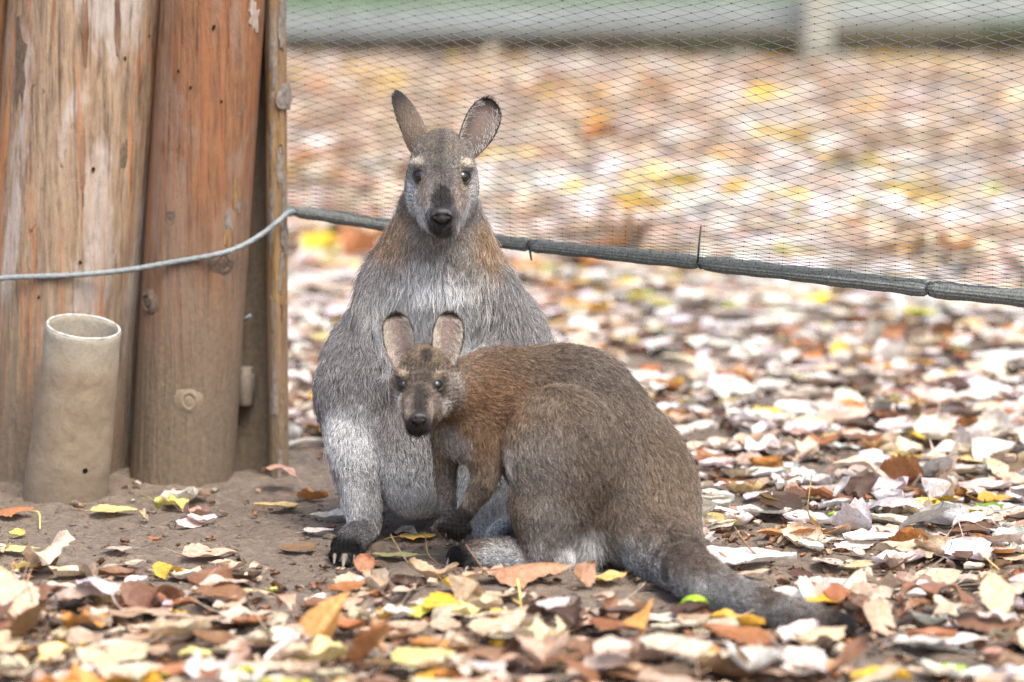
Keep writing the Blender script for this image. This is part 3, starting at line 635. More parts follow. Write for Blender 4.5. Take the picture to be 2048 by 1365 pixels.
def fur(name, parent, parts, hair_mat=None, seed=0):
    """parts: list of dicts V,F,N,count,length(X),lift(X),flow(X),col(X),keep(X),rad, band"""
    rs = np.random.default_rng(seed); PTS = []; COL = []; RAD = []; K = 5; tt = np.linspace(0, 1, K)
    for d in parts:
        V, F = d['V'], d['F']; T = F if F.shape[1] == 3 else np.concatenate([F[:, :3], F[:, [0, 2, 3]]]); N = d.get('N'); N = vnormals(V, F) if N is None else N
        ar = np.linalg.norm(np.cross(V[T[:, 1]] - V[T[:, 0]], V[T[:, 2]] - V[T[:, 0]]), axis=1); cen = V[T].mean(1)
        w = ar * d['dens'](cen) if d.get('dens') else ar
        ti = rs.choice(len(T), d['count'], p=w / w.sum()); u = rs.random((d['count'], 2)); fl = u.sum(1) > 1; u[fl] = 1 - u[fl]; bc = np.stack([1 - u.sum(1), u[:, 0], u[:, 1]], -1)
        X = (V[T[ti]] * bc[..., None]).sum(1); n = norm((N[T[ti]] * bc[..., None]).sum(1))
        if d.get('keep'): 
            k = d['keep'](X); X, n, ti, bc = X[k], n[k], ti[k], bc[k]
        m = len(X); f = (d['vflow'][T[ti]] * bc[..., None]).sum(1) if d.get('vflow') is not None else d['flow'](X)
        # locks of hair wander together
        wob = np.stack([vnoise(X, 38, 1) - .5, vnoise(X, 38, 2) - .5, vnoise(X, 38, 3) - .5], -1) * d.get('wob', .9) + rs.normal(0, d.get('mess', .16), (m, 3))
        f = f + wob; tan = norm(f - (f * n).sum(1)[:, None] * n)
        gd = rs.random(m) < .06; L = d['length'](X) * rs.uniform(.65, 1.25, m) * np.where(gd, 1.5, 1) * (.75 + .5 * vnoise(X, 22, 9)); lift = d['lift'](X) * rs.uniform(.6, 1.4, m) * np.where(gd, 1.3, 1)
        cellsz = np.where(d['length'](X) > .022, .017, d.get('clump', .007))[:, None]; cid = np.floor(X / cellsz); hs = _hash(*(cid[:, i].astype(np.int64) for i in range(3)), 5)
        cc = (cid + .5) * cellsz; pull = (cc - X); pull -= (pull * n).sum(1)[:, None] * n; pull *= np.where(cellsz > .01, .95, d.get('pull', .55))
        Pt = X[:, None, :] - n[:, None, :] * .001 + L[:, None, None] * (tan[:, None, :] * (tt * (.55 + .45 * tt))[None, :, None] + n[:, None, :] * (lift[:, None] * (1.7 * tt - .9 * tt * tt)[None, :])[..., None]) + pull[:, None, :] * (tt ** 1.3)[None, :, None]
        c = d['col'](X) * rs.uniform(.82, 1.18, m)[:, None] * (.85 + .3 * hs)[:, None]
        ag = d.get('agouti', 1.0); kind = rs.random(m); pale = (kind > .68)[:, None]; darkh = (kind < .30)[:, None]
        tip = np.where(pale, c * (1 + 1.0 * ag) + .075 * ag * np.clip(c.mean(1, keepdims=True) / .16 - .25, 0, 1), np.where(darkh, c * max(.2, 1 - .62 * ag), c)); mid_ = c; root = c * (1 - .60 * min(ag, 1.2))
        cols = np.zeros((m, K, 3)); cols[:, 0] = root; cols[:, 1] = root * .5 + mid_ * .5; cols[:, 2] = mid_; cols[:, 3] = mid_ * .4 + tip * .6; cols[:, 4] = tip
        PTS.append(Pt); COL.append(cols.clip(0.002, .9)); RAD.append(np.outer(d.get('rad', .00042) * rs.uniform(.7, 1.2, m) * np.where(kind > .80, 1.12, 1), np.array([1, 1, 1, .8, .3])))
    P = np.concatenate(PTS); Cc = np.concatenate(COL); Rr = np.concatenate(RAD); m = len(P); root = np.array(parent.location)
    hc = bpy.data.hair_curves.new(name); hc.add_curves([K] * m); hc.points.foreach_set('position', (P - root).astype(np.float32).ravel())
    ra = hc.attributes.get('radius') or hc.attributes.new('radius', 'FLOAT', 'POINT'); ra.data.foreach_set('value', Rr.astype(np.float32).ravel())
    ca = hc.attributes.new('fcol', 'FLOAT_COLOR', 'POINT'); c4 = np.ones((m * K, 4), np.float32); c4[:, :3] = Cc.reshape(-1, 3); ca.data.foreach_set('color', c4.ravel())
    hc.materials.append(hair_mat or M_FUR); o = bpy.data.objects.new(name, hc); C.objects.link(o); o.parent = parent; return o
def ear_shape(base, tip, open_dir, W, cup0=2.0, cup1=.85, nu=26, nv=18, th=.0028, base_w=.55, peak=.55):
    """cupped ear; returns outer sheet, inner sheet grids and their (u,v)"""
    base, tip = np.asarray(base, float), np.asarray(tip, float); ax_ = tip - base; L = np.linalg.norm(ax_); t_ = ax_ / L; o_ = np.asarray(open_dir, float); o_ = norm(o_ - (o_ @ t_) * t_); sd_ = np.cross(t_, o_)
    u = np.linspace(0, 1, nu); v = np.linspace(-1, 1, nv)
    prof = np.where(u < peak, base_w + (1 - base_w) * np.sin(u / peak * math.pi / 2), np.sqrt(np.clip(1 - ((u - peak) / (1 - peak)) ** 2.2, 0, 1))); prof = np.maximum(prof, .02) * W
    A = cup0 + (cup1 - cup0) * u; U, Vv = np.meshgrid(u, v, indexing='ij')
    Am = A[:, None] * Vv; w = prof[:, None] / np.sin(np.minimum(A, math.pi / 2))[:, None]
    w2 = prof[:, None] / np.maximum(A[:, None] / 1.45, 1) * 1.0
    X = base + U[..., None] * ax_ + (w * np.sin(Am) * .98)[..., None] * sd_ + (w * (1 - np.cos(Am)) - .0 * U)[..., None] * o_
    X = X + (np.sin(U * math.pi) * L * -.06)[..., None] * o_
    du = np.gradient(X, axis=0); dv = np.gradient(X, axis=1); nrm = norm(np.cross(dv, du)); 
    if (nrm[nu // 2, nv // 2] @ o_) < 0: nrm = -nrm
    edge = np.sqrt(np.clip(1 - np.maximum(np.abs(Vv) ** 6, U ** 12), .02, 1))[..., None]
    inn = X + nrm * th * .5 * edge; out = X - nrm * th * .5 * edge
    return inn, out, U, Vv, nrm
def ear_mesh(inn, out):
    nu, nv = inn.shape[:2]; i = np.arange(nu * nv).reshape(nu, nv); q = np.stack([i[:-1, :-1], i[1:, :-1], i[1:, 1:], i[:-1, 1:]], -1).reshape(-1, 4); o_ = nu * nv
    per = list(i[:, 0]) + list(i[-1, 1:]) + list(i[-2::-1, -1]) + list(i[0, -2:0:-1]); per = np.array(per); nx_ = np.roll(per, -1)
    return np.concatenate([inn.reshape(-1, 3), out.reshape(-1, 3)]), np.concatenate([q, q[:, ::-1] + o_, np.stack([per, nx_, nx_ + o_, per + o_], -1)]), q
def ball(c, r, sq=(1, 1, 1), n=20, m=14):
    V = []; 
    for i in range(m + 1):
        a = math.pi * i / m
        for j in range(n): b = 2 * math.pi * j / n; V.append((r * sq[0] * math.sin(a) * math.cos(b), r * sq[1] * math.sin(a) * math.sin(b), r * sq[2] * math.cos(a)))
    F = np.array([(i * n + j, (i + 1) * n + j, (i + 1) * n + (j + 1) % n, i * n + (j + 1) % n) for i in range(m) for j in range(n)]); return np.array(V) + np.asarray(c), F
def wallaby(B, h, label, Zs, base, ears, eyes, eye_r, nose, fur_n, length, lift, dens, seed, head_c, head_r, muzzle_p, claws, agouti=1.1, rad=.00025, mess=.22, lid=1.0, tone=1.0):
    V, F = B.mesh(h); Y0 = B.Y0; loc = V.mean(0); loc[2] = 0; me = mesh_from('wallaby', V - loc, F)
    body = obj('wallaby', me, M_SKIN); body.location = loc; tag(body, label, 'wallaby', 'wallabies')
    colf = lambda X: zones(X, base, Zs, Y0) * tone
    vcol(me, 'fcol', colf(V) * .30)
    # eyes
    eyec = []
    for (ex, ey) in eyes:
        p, n = B.hit(ex, ey); c = p - n * eye_r * .42 + np.array([0, -.0, 0]); eyec.append(c)
        Vv, Ff = ball(c, eye_r); obj('eye', mesh_from('eye', Vv - loc, Ff), M_EYE, body)
        nn = norm(n * .8 + np.array([0, -.6, .12])); a_ = norm(np.cross(nn, [0, 0, 1.])); b_ = np.cross(a_, nn)
        ring = [c + nn * eye_r * .52 + eye_r * .92 * (math.cos(q) * a_ * 1.12 + math.sin(q) * b_ * .92) for q in np.linspace(0, 2 * math.pi, 33)]
        Vv, Ff = tube(ring, eye_r * .20 * lid, 8, False); obj('eyelid', mesh_from('eyelid', Vv - loc, Ff), M_LID, body)
    # nose leather with two nostrils
    npx, npy, nw, nh = nose; p, n = B.hit(npx, npy); q = scale(p[1]); NB = Body(p[1]); w_, h_ = nw, nh
    NB.E(npx, npy - h_ * .18, .004, w_ * .5, h_ * .34, w_ * .42, 6); NB.E(npx, npy + h_ * .18, .004, w_ * .30, h_ * .36, w_ * .40, 6)
    for sgn in (-1, 1):
        NB.E(npx + sgn * w_ * .34, npy + h_ * .02, .003, w_ * .22, h_ * .26, w_ * .34, 5)
        NB.E(npx + sgn * w_ * .30, npy + h_ * .12, .003 - w_ * .40 * q, w_ * .15, h_ * .10, w_ * .22, 3, roll=sgn * 25, sub=True)
    NB.Cn(at(npx, npy + h_ * .1, p[1] - w_ * .40 * q), at(npx, npy + h_ * .7, p[1] - w_ * .36 * q), w_ * .03, w_ * .03, 2, sub=True)
    Vn, Fn = NB.mesh(.0011); obj('nose', mesh_from('nose', Vn - loc, Fn), M_NOSE, body); nose_c = p
    def keep(X):
        k = np.ones(len(X), bool)
        for c in eyec: k &= np.linalg.norm(X - c, axis=1) > eye_r * 1.12
        k &= np.linalg.norm((X - nose_c) / np.array([nw * .50, nw * .62, nh * .52]) / q, axis=1) > 1
        return k
    hc_, hr_ = head_c, head_r; mp = muzzle_p
    def flow(X):
        f = B.flow(X); w = np.clip((hr_ * 1.25 - np.linalg.norm(X - hc_, axis=1)) / (hr_ * .45), 0, 1)[:, None]
        return f * (1 - w) + norm(X - mp) * w
    parts = [dict(V=V, F=F, count=fur_n, length=length, lift=lift, vflow=flow(V), col=colf, keep=keep, dens=dens, agouti=agouti, rad=rad, mess=mess)]
    # ears
    for e in ears:
        inn, out, U, Vv, nr = ear_shape(*e['shape'][:4], **e.get('kw', {})); EV, EF, q4 = ear_mesh(inn, out); k = inn.shape[0] * inn.shape[1]
        uu = np.concatenate([U.ravel(), U.ravel()]); av = np.abs(np.concatenate([Vv.ravel(), Vv.ravel()])); isout = np.arange(len(EV)) >= k
        dk = np.clip(np.maximum((uu - e['dark']) / e.get('fade', .12), (av - .86) / .1 * (uu > .35)), 0, 1)[:, None]
        inner = np.array(e['inner']) * (.75 + .5 * (1 - av[:, None])) * (.40 + .75 * np.clip(uu * 1.5, 0, 1))[:, None] ; outer = np.array(e['outer'])  # shade of the ear hollow put into the colour, darker towards the base
        c = np.where(isout[:, None], outer, inner); c = c * (1 - dk) + np.array((.018, .015, .013)) * dk
        me2 = mesh_from('ear', EV - loc, EF); vcol(me2, 'fcol', c); obj('ear', me2, M_SKIN, body)
        from_tree = EV; axd = norm(np.asarray(e['shape'][1]) - np.asarray(e['shape'][0]))
        def near(X, EV=EV): 
            # nearest vertex, in blocks
            r_ = np.empty(len(X), int)
            for i in range(0, len(X), 4000): r_[i:i + 4000] = ((X[i:i + 4000, None, :] - EV[None]) ** 2).sum(-1).argmin(1)
            return r_
        oV = out.reshape(-1, 3); iV = inn.reshape(-1, 3); on = -nr.reshape(-1, 3); i_n = nr.reshape(-1, 3)
        lo_ = e.get('len', .006)
        parts.append(dict(V=oV, F=q4, N=on, count=e.get('n', 5000), length=lambda X: np.full(len(X), lo_), lift=lambda X: np.full(len(X), .22), flow=lambda X, a=axd: np.tile(a, (len(X), 1)),
                          col=lambda X, c=c, near=near, k=k: c[near(X)] * 1.5 + .006, agouti=.8 * agouti, rad=rad * .8, wob=.3, clump=.004))
        side = norm(np.cross(axd, np.asarray(e['shape'][2], float)))
        midl = np.asarray(e['shape'][0])
        # pale hairs fringe the inside edges
        ev = np.abs(Vv.ravel())
        wgt = (ev ** 3)
        def dn(X, iV=iV, ev=ev, U=U):
            r_ = np.empty(len(X), int)
            for i in range(0, len(X), 4000): r_[i:i + 4000] = ((X[i:i + 4000, None, :] - iV[None]) ** 2).sum(-1).argmin(1)
            return np.clip(ev[r_] - .25, .03, 1) * (U.ravel()[r_] < .86)
        parts.append(dict(V=iV, F=q4, N=i_n, count=e.get('ni', 900), length=lambda X: np.full(len(X), lo_ * 1.15), lift=lambda X: np.full(len(X), .35), flow=lambda X, a=axd, s_=side, m0=midl: np.tile(a * .6, (len(X), 1)) - np.sign((X - m0) @ s_)[:, None] * s_ * .8,
                          col=lambda X, e=e: np.tile(np.array(e['fringe']), (len(X), 1)), dens=dn, agouti=.4, rad=rad * .6, wob=.4, pull=.2))
    fur('fur', body, parts, seed=seed)
    for (a_, b_, r0) in claws:
        P = catmull([a_, (np.asarray(a_) + np.asarray(b_)) / 2 + np.array([0, 0, .004]), b_], 7); Vv, Ff = tube(P, np.linspace(r0, r0 * .25, 7), 8); obj('claw', mesh_from('claw', Vv - loc, Ff), M_CLAW, body)
    return body

# ---- the grown wallaby, sitting up, facing the camera
M = Body(6.42); P = M.P
M.E(868, 800, .05, 205, 195, 170, 60); M.E(885, 655, .06, 176, 150, 125, 60); M.E(872, 590, -.01, 140, 130, 105, 45)
M.E(745, 765, .0, 108, 160, 140, 40, roll=6); M.E(1000, 745, .03, 112, 162, 140, 40)
M.E(838, 900, -.06, 105, 138, 90, 40); M.E(890, 860, -.02, 130, 150, 100, 40)
M.Cn(P(880, 425, -.055), P(876, 530, -.02), 80, 128, 40, (0, .1, -1))
# arms folded against the chest
M.chain([P(768, 590, -.04), P(752, 690, -.065), P(790, 770, -.10)], [46, 38, 24], 45, (.05, 0, -1)); M.chain([P(985, 590, -.04), P(1000, 690, -.06), P(965, 745, -.10)], [46, 38, 24], 45, (-.05, 0, -1))
# hind legs and long feet
zf = lambda p, z: np.array([p[0], p[1], z])
M.chain([P(712, 790, -.03), P(708, 890, -.075), P(722, 985, -.09), P(727, 1050, -.10)], [70, 52, 36, 27], 40, (.05, 0, -1))
fa = zf(at(731, 1080, 6.32), .021); fb = zf(at(706, 1090, 6.22), .022); fc = zf(at(688, 1096, 6.16), .020)
M.chain([fa, fb, fc], [25, 28, 25], 12); M.Cn(fa, zf(at(750, 1075, 6.40), .028), 23, 20, 12, (0, 1, 0))
for dx, dd, rr_ in ((-17, 0, 13), (2, -.022, 14), (19, .004, 11)): M.Cn(fc, zf(at(688 + dx, 1102, 6.125 + dd), .012), 18, rr_, 8)
M.chain([P(985, 840, -.02), P(972, 930, -.09), P(970, 1005, -.12), P(985, 1055, -.12)], [75, 58, 47, 36], 30, (.05, 0, -1))
ga = zf(at(985, 1080, 6.31), .022); gb = zf(at(1015, 1090, 6.24), .022); gc = zf(at(1032, 1096, 6.18), .022)
M.chain([ga, gb, gc], [30, 31, 26], 16)
# tail on the ground behind
M.chain([P(900, 900, .12), zf(at(940, 900, 6.68), .075), zf(at(1010, 900, 6.95), .045), zf(at(1120, 900, 7.2), .035), zf(at(1240, 900, 7.38), .026)], [95, 70, 42, 32, 20], 30)
# head
HY = -.10
M.E(884, 318, HY, 52, 58, 74, 22); M.E(884, 335, HY, 64, 50, 70, 22); M.E(884, 372, HY - .005, 72, 62, 62, 22); M.E(884, 396, HY + .0, 66, 50, 58, 20)
M.Cn(P(884, 355, HY - .045), P(884, 428, HY - .112), 43, 29, 20); M.E(884, 447, HY - .102, 26, 20, 26, 14); M.E(857, 418, HY - .05, 25, 42, 36, 18, roll=-12); M.E(911, 418, HY - .05, 25, 42, 36, 18, roll=12); M.E(884, 400, HY - .060, 42, 36, 38, 18)
M.E(843, 331, HY - .038, 22, 13, 22, 12); M.E(926, 331, HY - .038, 22, 13, 22, 12)
M.E(869, 437, HY - .108, 15, 14, 16, 8); M.E(899, 437, HY - .108, 15, 14, 16, 8)
M.E(846, 296, HY + .02, 22, 24, 24, 16, (-.3, .3, 1)); M.E(926, 299, HY + .018, 22, 22, 24, 16, (.3, .3, 1))
M.Cn(P(866, 457, HY - .132), P(884, 449, HY - .136), 3, 3, 5, sub=True); M.Cn(P(902, 457, HY - .132), P(884, 449, HY - .136), 3, 3, 5, sub=True)
GREY = (.205, .196, .194)
fy = HY - .07
ZM = [ # px py dy rx rz rd colour strength
    (872, 490, -.1, 140, 50, 120, (.27, .20, .145), .55), (786, 462, -.06, 40, 60, 90, (.29, .185, .10), .6), (978, 490, -.06, 36, 66, 90, (.29, .185, .10), .7), (870, 790, .2, 300, 500, 60, (.17, .15, .135), .7),
    (880, 480, -.13, 75, 40, 70, (.26, .23, .20), .8), (885, 525, -.14, 90, 34, 70, (.17, .16, .145), .75), (940, 560, -.13, 60, 40, 60, (.19, .16, .125), .6),
    (865, 640, -.13, 112, 112, 120, (.72, .73, .73), .92), (960, 610, -.1, 30, 60, 60, (.40, .38, .34), .5), (750, 600, -.06, 30, 50, 60, (.37, .36, .34), .6),
    (838, 965, -.12, 95, 90, 100, (.62, .62, .62), .9), (820, 860, -.12, 70, 70, 80, (.30, .285, .275), .6), (905, 890, -.12, 60, 60, 80, (.33, .32, .31), .5),
    (700, 880, -.12, 56, 76, 100, (.64, .65, .66), .92), (705, 990, -.1, 26, 70, 70, (.58, .58, .58), .85), (748, 1000, -.08, 26, 60, 60, (.30, .30, .30), .7),
    (684, 1102, -.26, 44, 32, 85, (.012, .010, .010), 1.0), (762, 1085, 0, 26, 22, 60, (.02, .018, .018), .9), (735, 1064, -.09, 30, 26, 70, (.44, .42, .40), .8),
    (970, 1005, -.13, 62, 85, 130, (.72, .72, .69), .95), (1030, 1090, -.22, 34, 34, 90, (.014, .012, .012), 1.0),
    # face
    (884, 330, HY, 80, 90, 95, (.145, .13, .112), .9), (884, 300, HY - .03, 60, 40, 60, (.16, .13, .10), .6), (884, 288, HY - .05, 8, 36, 80, (.06, .052, .046), .65),
    (823, 385, fy, 26, 48, 60, (.33, .32, .31), .8), (948, 385, fy, 24, 48, 60, (.33, .31, .29), .8),
    (831, 404, fy + .02, 20, 38, 70, (.56, .57, .58), .9), (846, 442, fy, 13, 32, 70, (.58, .59, .60), .95), (938, 408, fy + .02, 18, 36, 70, (.46, .45, .44), .85), (923, 442, fy, 12, 32, 70, (.50, .50, .50), .9),
    (848, 385, fy - .02, 20, 26, 50, (.22, .185, .155), .8), (918, 388, fy - .02, 20, 28, 50, (.20, .155, .12), .8),
    (836, 328, fy, 15, 9, 40, (.55, .48, .38), .75), (932, 327, fy, 13, 9, 40, (.55, .47, .36), .75), (838, 374, fy, 15, 8, 40, (.30, .245, .19), .6), (930, 375, fy, 14, 9, 40, (.31, .25, .185), .7),
    (852, 352, fy, 8, 18, 40, (.19, .145, .105), .5), (916, 350, fy, 8, 18, 40, (.21, .155, .105), .6),
    (884, 345, fy - .03, 20, 40, 60, (.085, .072, .062), .7), (884, 396, fy - .03, 20, 32, 60, (.034, .031, .031), .95), (884, 450, fy - .05, 29, 22, 60, (.040, .035, .035), 1.0), (884, 425, fy - .05, 33, 18, 50, (.06, .053, .05), .85),
]
hcM = P(884, 360, HY); s6 = scale(6.32)
dM = lambda X: np.linalg.norm((X - hcM) / np.array([1, 1, 1.15]), axis=1)
def wM(X): return np.clip((dM(X) - 75 * s6) / (60 * s6), 0, 1)
def lenM(X):
    w = wM(X); face = np.clip((-(X[:, 1] - (6.42 + HY)) - .045) / .05, 0, 1)
    low = np.clip(.16 - X[:, 2], 0, .12) / .12; chest = np.exp(-(((X[:, 0] - P(870, 640)[0]) / .13) ** 2 + ((X[:, 2] - P(870, 640)[2]) / .12) ** 2)) * (X[:, 1] < 6.4)
    foot = np.clip((.055 - X[:, 2]) / .03, 0, 1)
    return (.0075 - .0042 * face) * (1 - w) + w * (.0115 + .024 * chest - .003 * low - .003 * foot)
def liftM(X): return .18 + .16 * wM(X)
def densM(X):
    d = 1 + 2.6 * (1 - wM(X)) + 2.0 * (X[:, 2] < .10); return d * np.where(X[:, 1] > 6.52, .35, 1.0)
e1 = dict(shape=(P(850, 288, HY + .015), P(793, 183, HY + .03), (-.72, .62, .25), 29 * s6), kw=dict(cup0=1.35, cup1=.9, base_w=.95, peak=.3), dark=.42, fade=.45, inner=(.30, .22, .19), outer=(.12, .092, .07), fringe=(.5, .48, .45), n=6500, ni=700)
e2 = dict(shape=(P(925, 306, HY + .004), P(984, 199, HY + .02), (.40, -1, .0), 38 * s6), kw=dict(cup0=1.45, cup1=.8, base_w=.58, peak=.55), dark=.74, fade=.2, inner=(.135, .102, .09), outer=(.10, .08, .062), fringe=(.50, .47, .43), n=4500, ni=1100)
clawsM = [(zf(at(671, 1103, 6.12), .014), zf(at(668, 1122, 6.095), .004), .0055), (zf(at(690, 1104, 6.10), .016), zf(at(686, 1124, 6.065), .004), .007), (zf(at(707, 1102, 6.125), .012), zf(at(707, 1118, 6.10), .004), .0045)]
wallaby(M, .0036, 'larger grey wallaby sitting upright facing the camera behind the smaller one', ZM, GREY, (e1, e2), ((838, 353), (929, 355)), 14.5 * s6, (884, 430, 44, 32), 540000, lenM, liftM, densM, 3,
        hcM, 95 * s6, P(884, 425, HY - .12), clawsM, tone=.92, agouti=1.2)

# ---- the young wallaby, side on, its head turned to the camera
J = Body(6.12); P = J.P; bk = (.75, 0, -.55)
J.E(1203, 952, 0, 176, 168, 125, 50, (.35, 0, -1)); J.E(1128, 838, .0, 164, 150, 118, 50, bk); J.E(1010, 800, -.01, 105, 100, 90, 45, (.8, 0, -.35)); J.E(950, 850, -.02, 72, 80, 72, 35, (.5, 0, -1))
J.Cn(P(990, 790, -.02), P(885, 775, -.08), 82, 55, 35, (.9, .3, -.25))
J.E(1126, 905, -.092, 118, 136, 62, 10, (.25, 0, -1), roll=-8); J.E(1105, 1010, -.085, 84, 85, 50, 30, (.1, 0, -1))
J.chain([P(1095, 1030, -.085), P(1090, 1100, -.085)], [60, 42], 25, (.1, 0, -1))
J.E(1170, 1070, -.04, 52, 74, 60, 22, (.0, 0, -1)); J.E(1222, 1080, .0, 45, 55, 55, 22)
ha = zf(at(1110, 1135, 6.035), .030); hb = zf(at(1010, 1130, 6.05), .027); hd_ = zf(at(950, 1128, 6.07), .024); he = zf(at(915, 1126, 6.085), .019)
J.chain([ha, hb, hd_, he], [34, 31, 27, 20], 18); J.Cn(hd_, zf(at(940, 1140, 6.035), .010), 16, 9, 8)
# far hind foot
J.chain([P(1080, 1010, .07), zf(at(1080, 1100, 6.18), .04), zf(at(1035, 1100, 6.20), .022)], [60, 36, 22], 20)
J.chain([P(960, 850, -.06), P(972, 945, -.075), P(942, 1010, -.085), P(924, 1036, -.09)], [50, 27, 15, 13], 18, (-.1, 0, -1))
J.chain([P(905, 860, .0), P(893, 930, .0), P(894, 1005, -.02), P(900, 1032, -.03)], [42, 20, 13, 12], 18, (0, 0, -1))
for i, dx in enumerate((-21, -11, -1, 9, 18)):
    L_ = (28, 40, 45, 38, 27)[i]; J.chain([P(918, 1036, -.09), P(918 + dx, 1036 + L_ * .6, -.095), P(917 + dx * 1.1, 1036 + L_, -.088)], [9, 5.6, 4.6], 3)
    J.chain([P(900, 1032, -.03), P(898 + dx, 1032 + L_ * .6, -.036), P(897 + dx * 1.1, 1032 + L_, -.03)], [9, 5.6, 4.6], 3)
tg = lambda x, y, r_: ground(x, y) + np.array([0, 0, r_ * scale(5.8) * .98])
J.chain([P(1300, 1040, -.01), P(1322, 1090, -.06), tg(1375, 1200, 48) + np.array([0, .02, .008]), tg(1450, 1222, 37), tg(1540, 1248, 30), tg(1620, 1266, 25), tg(1684, 1276, 21)], [90, 64, 46, 36, 29.5, 24.5, 20], 50)
J.Cn(P(1285, 1000, -.01), P(1338, 1125, -.13), 100, 54, 60)
JY = -.10
J.E(850, 736, JY, 45, 47, 58, 18, (.5, .5, .5)); J.E(848, 758, JY, 61, 42, 58, 16, (.5, .5, .5)); J.E(847, 776, JY - .004, 65, 50, 54, 18); J.E(849, 800, JY - .005, 57, 36, 50, 16); J.E(856, 790, JY + .02, 58, 46, 48, 18)
J.Cn(P(844, 772, JY - .035), P(837, 838, JY - .086), 36, 23, 16); J.E(837, 851, JY - .078, 20, 14, 19, 12); J.E(818, 820, JY - .04, 19, 30, 28, 14, roll=-14); J.E(864, 820, JY - .035, 22, 30, 28, 14, roll=14); J.E(842, 806, JY - .046, 34, 29, 31, 15)
J.E(812, 750, JY - .028, 18, 11, 18, 10); J.E(876, 750, JY - .028, 18, 11, 18, 10)
J.E(816, 733, JY + .014, 14, 16, 18, 12, (-.2, .3, 1)); J.E(885, 733, JY + .014, 15, 16, 18, 12, (.2, .3, 1))
J.Cn(P(822, 857, JY - .105), P(837, 852, JY - .108), 2.2, 2.2, 4, sub=True); J.Cn(P(852, 857, JY - .105), P(837, 852, JY - .108), 2.2, 2.2, 4, sub=True)
fy = JY - .05
BRN = (.165, .128, .098)
ZJ = [
    (975, 800, -.05, 115, 95, 130, (.205, .108, .050), .85), (940, 880, -.08, 70, 60, 80, (.175, .115, .068), .7), (1060, 720, 0, 120, 45, 130, (.145, .095, .058), .7), (1200, 740, 0, 130, 60, 140, (.125, .10, .08), .6),
    (1110, 810, -.1, 60, 40, 60, (.20, .145, .095), .6), (1030, 860, -.06, 28, 80, 50, (.13, .105, .085), .6), (1330, 960, -.05, 55, 110, 120, (.19, .135, .085), .7),
    (1070, 930, -.13, 70, 80, 50, (.25, .225, .20), .6), (1012, 960, -.12, 14, 70, 40, (.50, .48, .46), .8), (1110, 1060, -.13, 70, 60, 50, (.22, .205, .19), .6),
    (1162, 1105, -.08, 58, 56, 90, (.66, .66, .65), .95), (1225, 1115, -.02, 24, 35, 60, (.26, .21, .16), .7), (1075, 1110, -.14, 25, 40, 40, (.40, .39, .38), .6),
    (1015, 1122, -.08, 62, 34, 90, (.52, .52, .51), .95), (918, 1124, -.05, 46, 34, 80, (.016, .014, .014), 1.0), (968, 1140, -.08, 30, 12, 50, (.06, .055, .055), .7),
    (1325, 1105, -.09, 80, 50, 140, (.36, .355, .345), .9), (1285, 1095, -.08, 58, 50, 110, (.42, .42, .41), .7), (1340, 1145, -.2, 75, 55, 120, (.46, .46, .45), .9), (1480, 1195, -.35, 160, 55, 200, (.42, .415, .40), .95), (1600, 1235, -.48, 70, 50, 110, (.36, .35, .33), .9), (1470, 1236, -.4, 130, 14, 100, (.33, .26, .18), .6), (1600, 1262, -.5, 60, 14, 100, (.30, .22, .14), .5), (1692, 1258, -.56, 56, 60, 130, (.022, .019, .018), 1.0),
    (893, 905, -.04, 30, 60, 50, (.26, .19, .12), .7), (905, 890, -.09, 40, 40, 50, (.40, .37, .34), .6), (895, 960, -.02, 14, 55, 40, (.16, .14, .13), .7), (935, 960, -.1, 14, 45, 40, (.34, .28, .21), .5), (955, 985, -.1, 22, 30, 60, (.06, .048, .04), .8), (905, 885, -.06, 42, 48, 70, (.38, .355, .33), .6),
    (915, 1045, -.07, 50, 52, 90, (.013, .011, .010), 1.0), (888, 1020, -.03, 22, 26, 50, (.10, .095, .095), .7),
    # face
    (850, 740, JY, 76, 74, 85, (.155, .118, .082), .9), (848, 700, JY - .02, 60, 22, 60, (.21, .145, .085), .5), (851, 715, JY - .05, 11, 14, 60, (.02, .016, .014), .9), (847, 748, JY - .06, 17, 22, 60, (.085, .068, .055), .5),
    (812, 806, fy - .02, 17, 22, 60, (.26, .21, .175), .75), (870, 808, fy - .02, 17, 24, 60, (.25, .20, .165), .75), (908, 790, fy + .02, 18, 46, 60, (.24, .215, .19), .7),
    (797, 820, fy + .01, 9, 32, 70, (.58, .55, .51), .95), (891, 824, fy + .01, 9, 32, 70, (.56, .54, .50), .9), (818, 858, fy, 8, 14, 50, (.5, .46, .40), .8), (858, 857, fy, 8, 14, 50, (.5, .44, .36), .8),
    (807, 753, fy, 10, 7, 40, (.45, .35, .25), .75), (875, 753, fy, 10, 7, 40, (.45, .35, .25), .75), (803, 774, fy, 14, 11, 40, (.09, .07, .058), .6), (877, 774, fy, 14, 11, 40, (.09, .07, .058), .6),
    (842, 798, fy - .02, 15, 27, 60, (.042, .035, .032), .95), (837, 844, fy - .03, 34, 25, 60, (.022, .018, .017), 1.0),
]
hcJ = P(849, 765, JY); s5 = scale(6.02)
def wJ(X): return np.clip((np.linalg.norm(X - hcJ, axis=1) - 68 * s5) / (45 * s5), 0, 1)
def lenJ(X):
    w = wJ(X); face = np.clip((-(X[:, 1] - (6.12 + JY)) - .035) / .04, 0, 1); foot = np.clip((.05 - X[:, 2]) / .03, 0, 1)
    hand = np.exp(-np.linalg.norm((X - P(912, 1055, -.06)) / np.array([.055, .09, .055]), axis=1) ** 2); bel = np.exp(-np.linalg.norm((X - P(1175, 1090, -.06)) / .06, axis=1) ** 2)
    return (.0062 - .0034 * face) * (1 - w) + w * (.0125 + .012 * bel - .003 * foot) * (1 - .85 * hand)
def liftJ(X): return .17 + .10 * wJ(X)
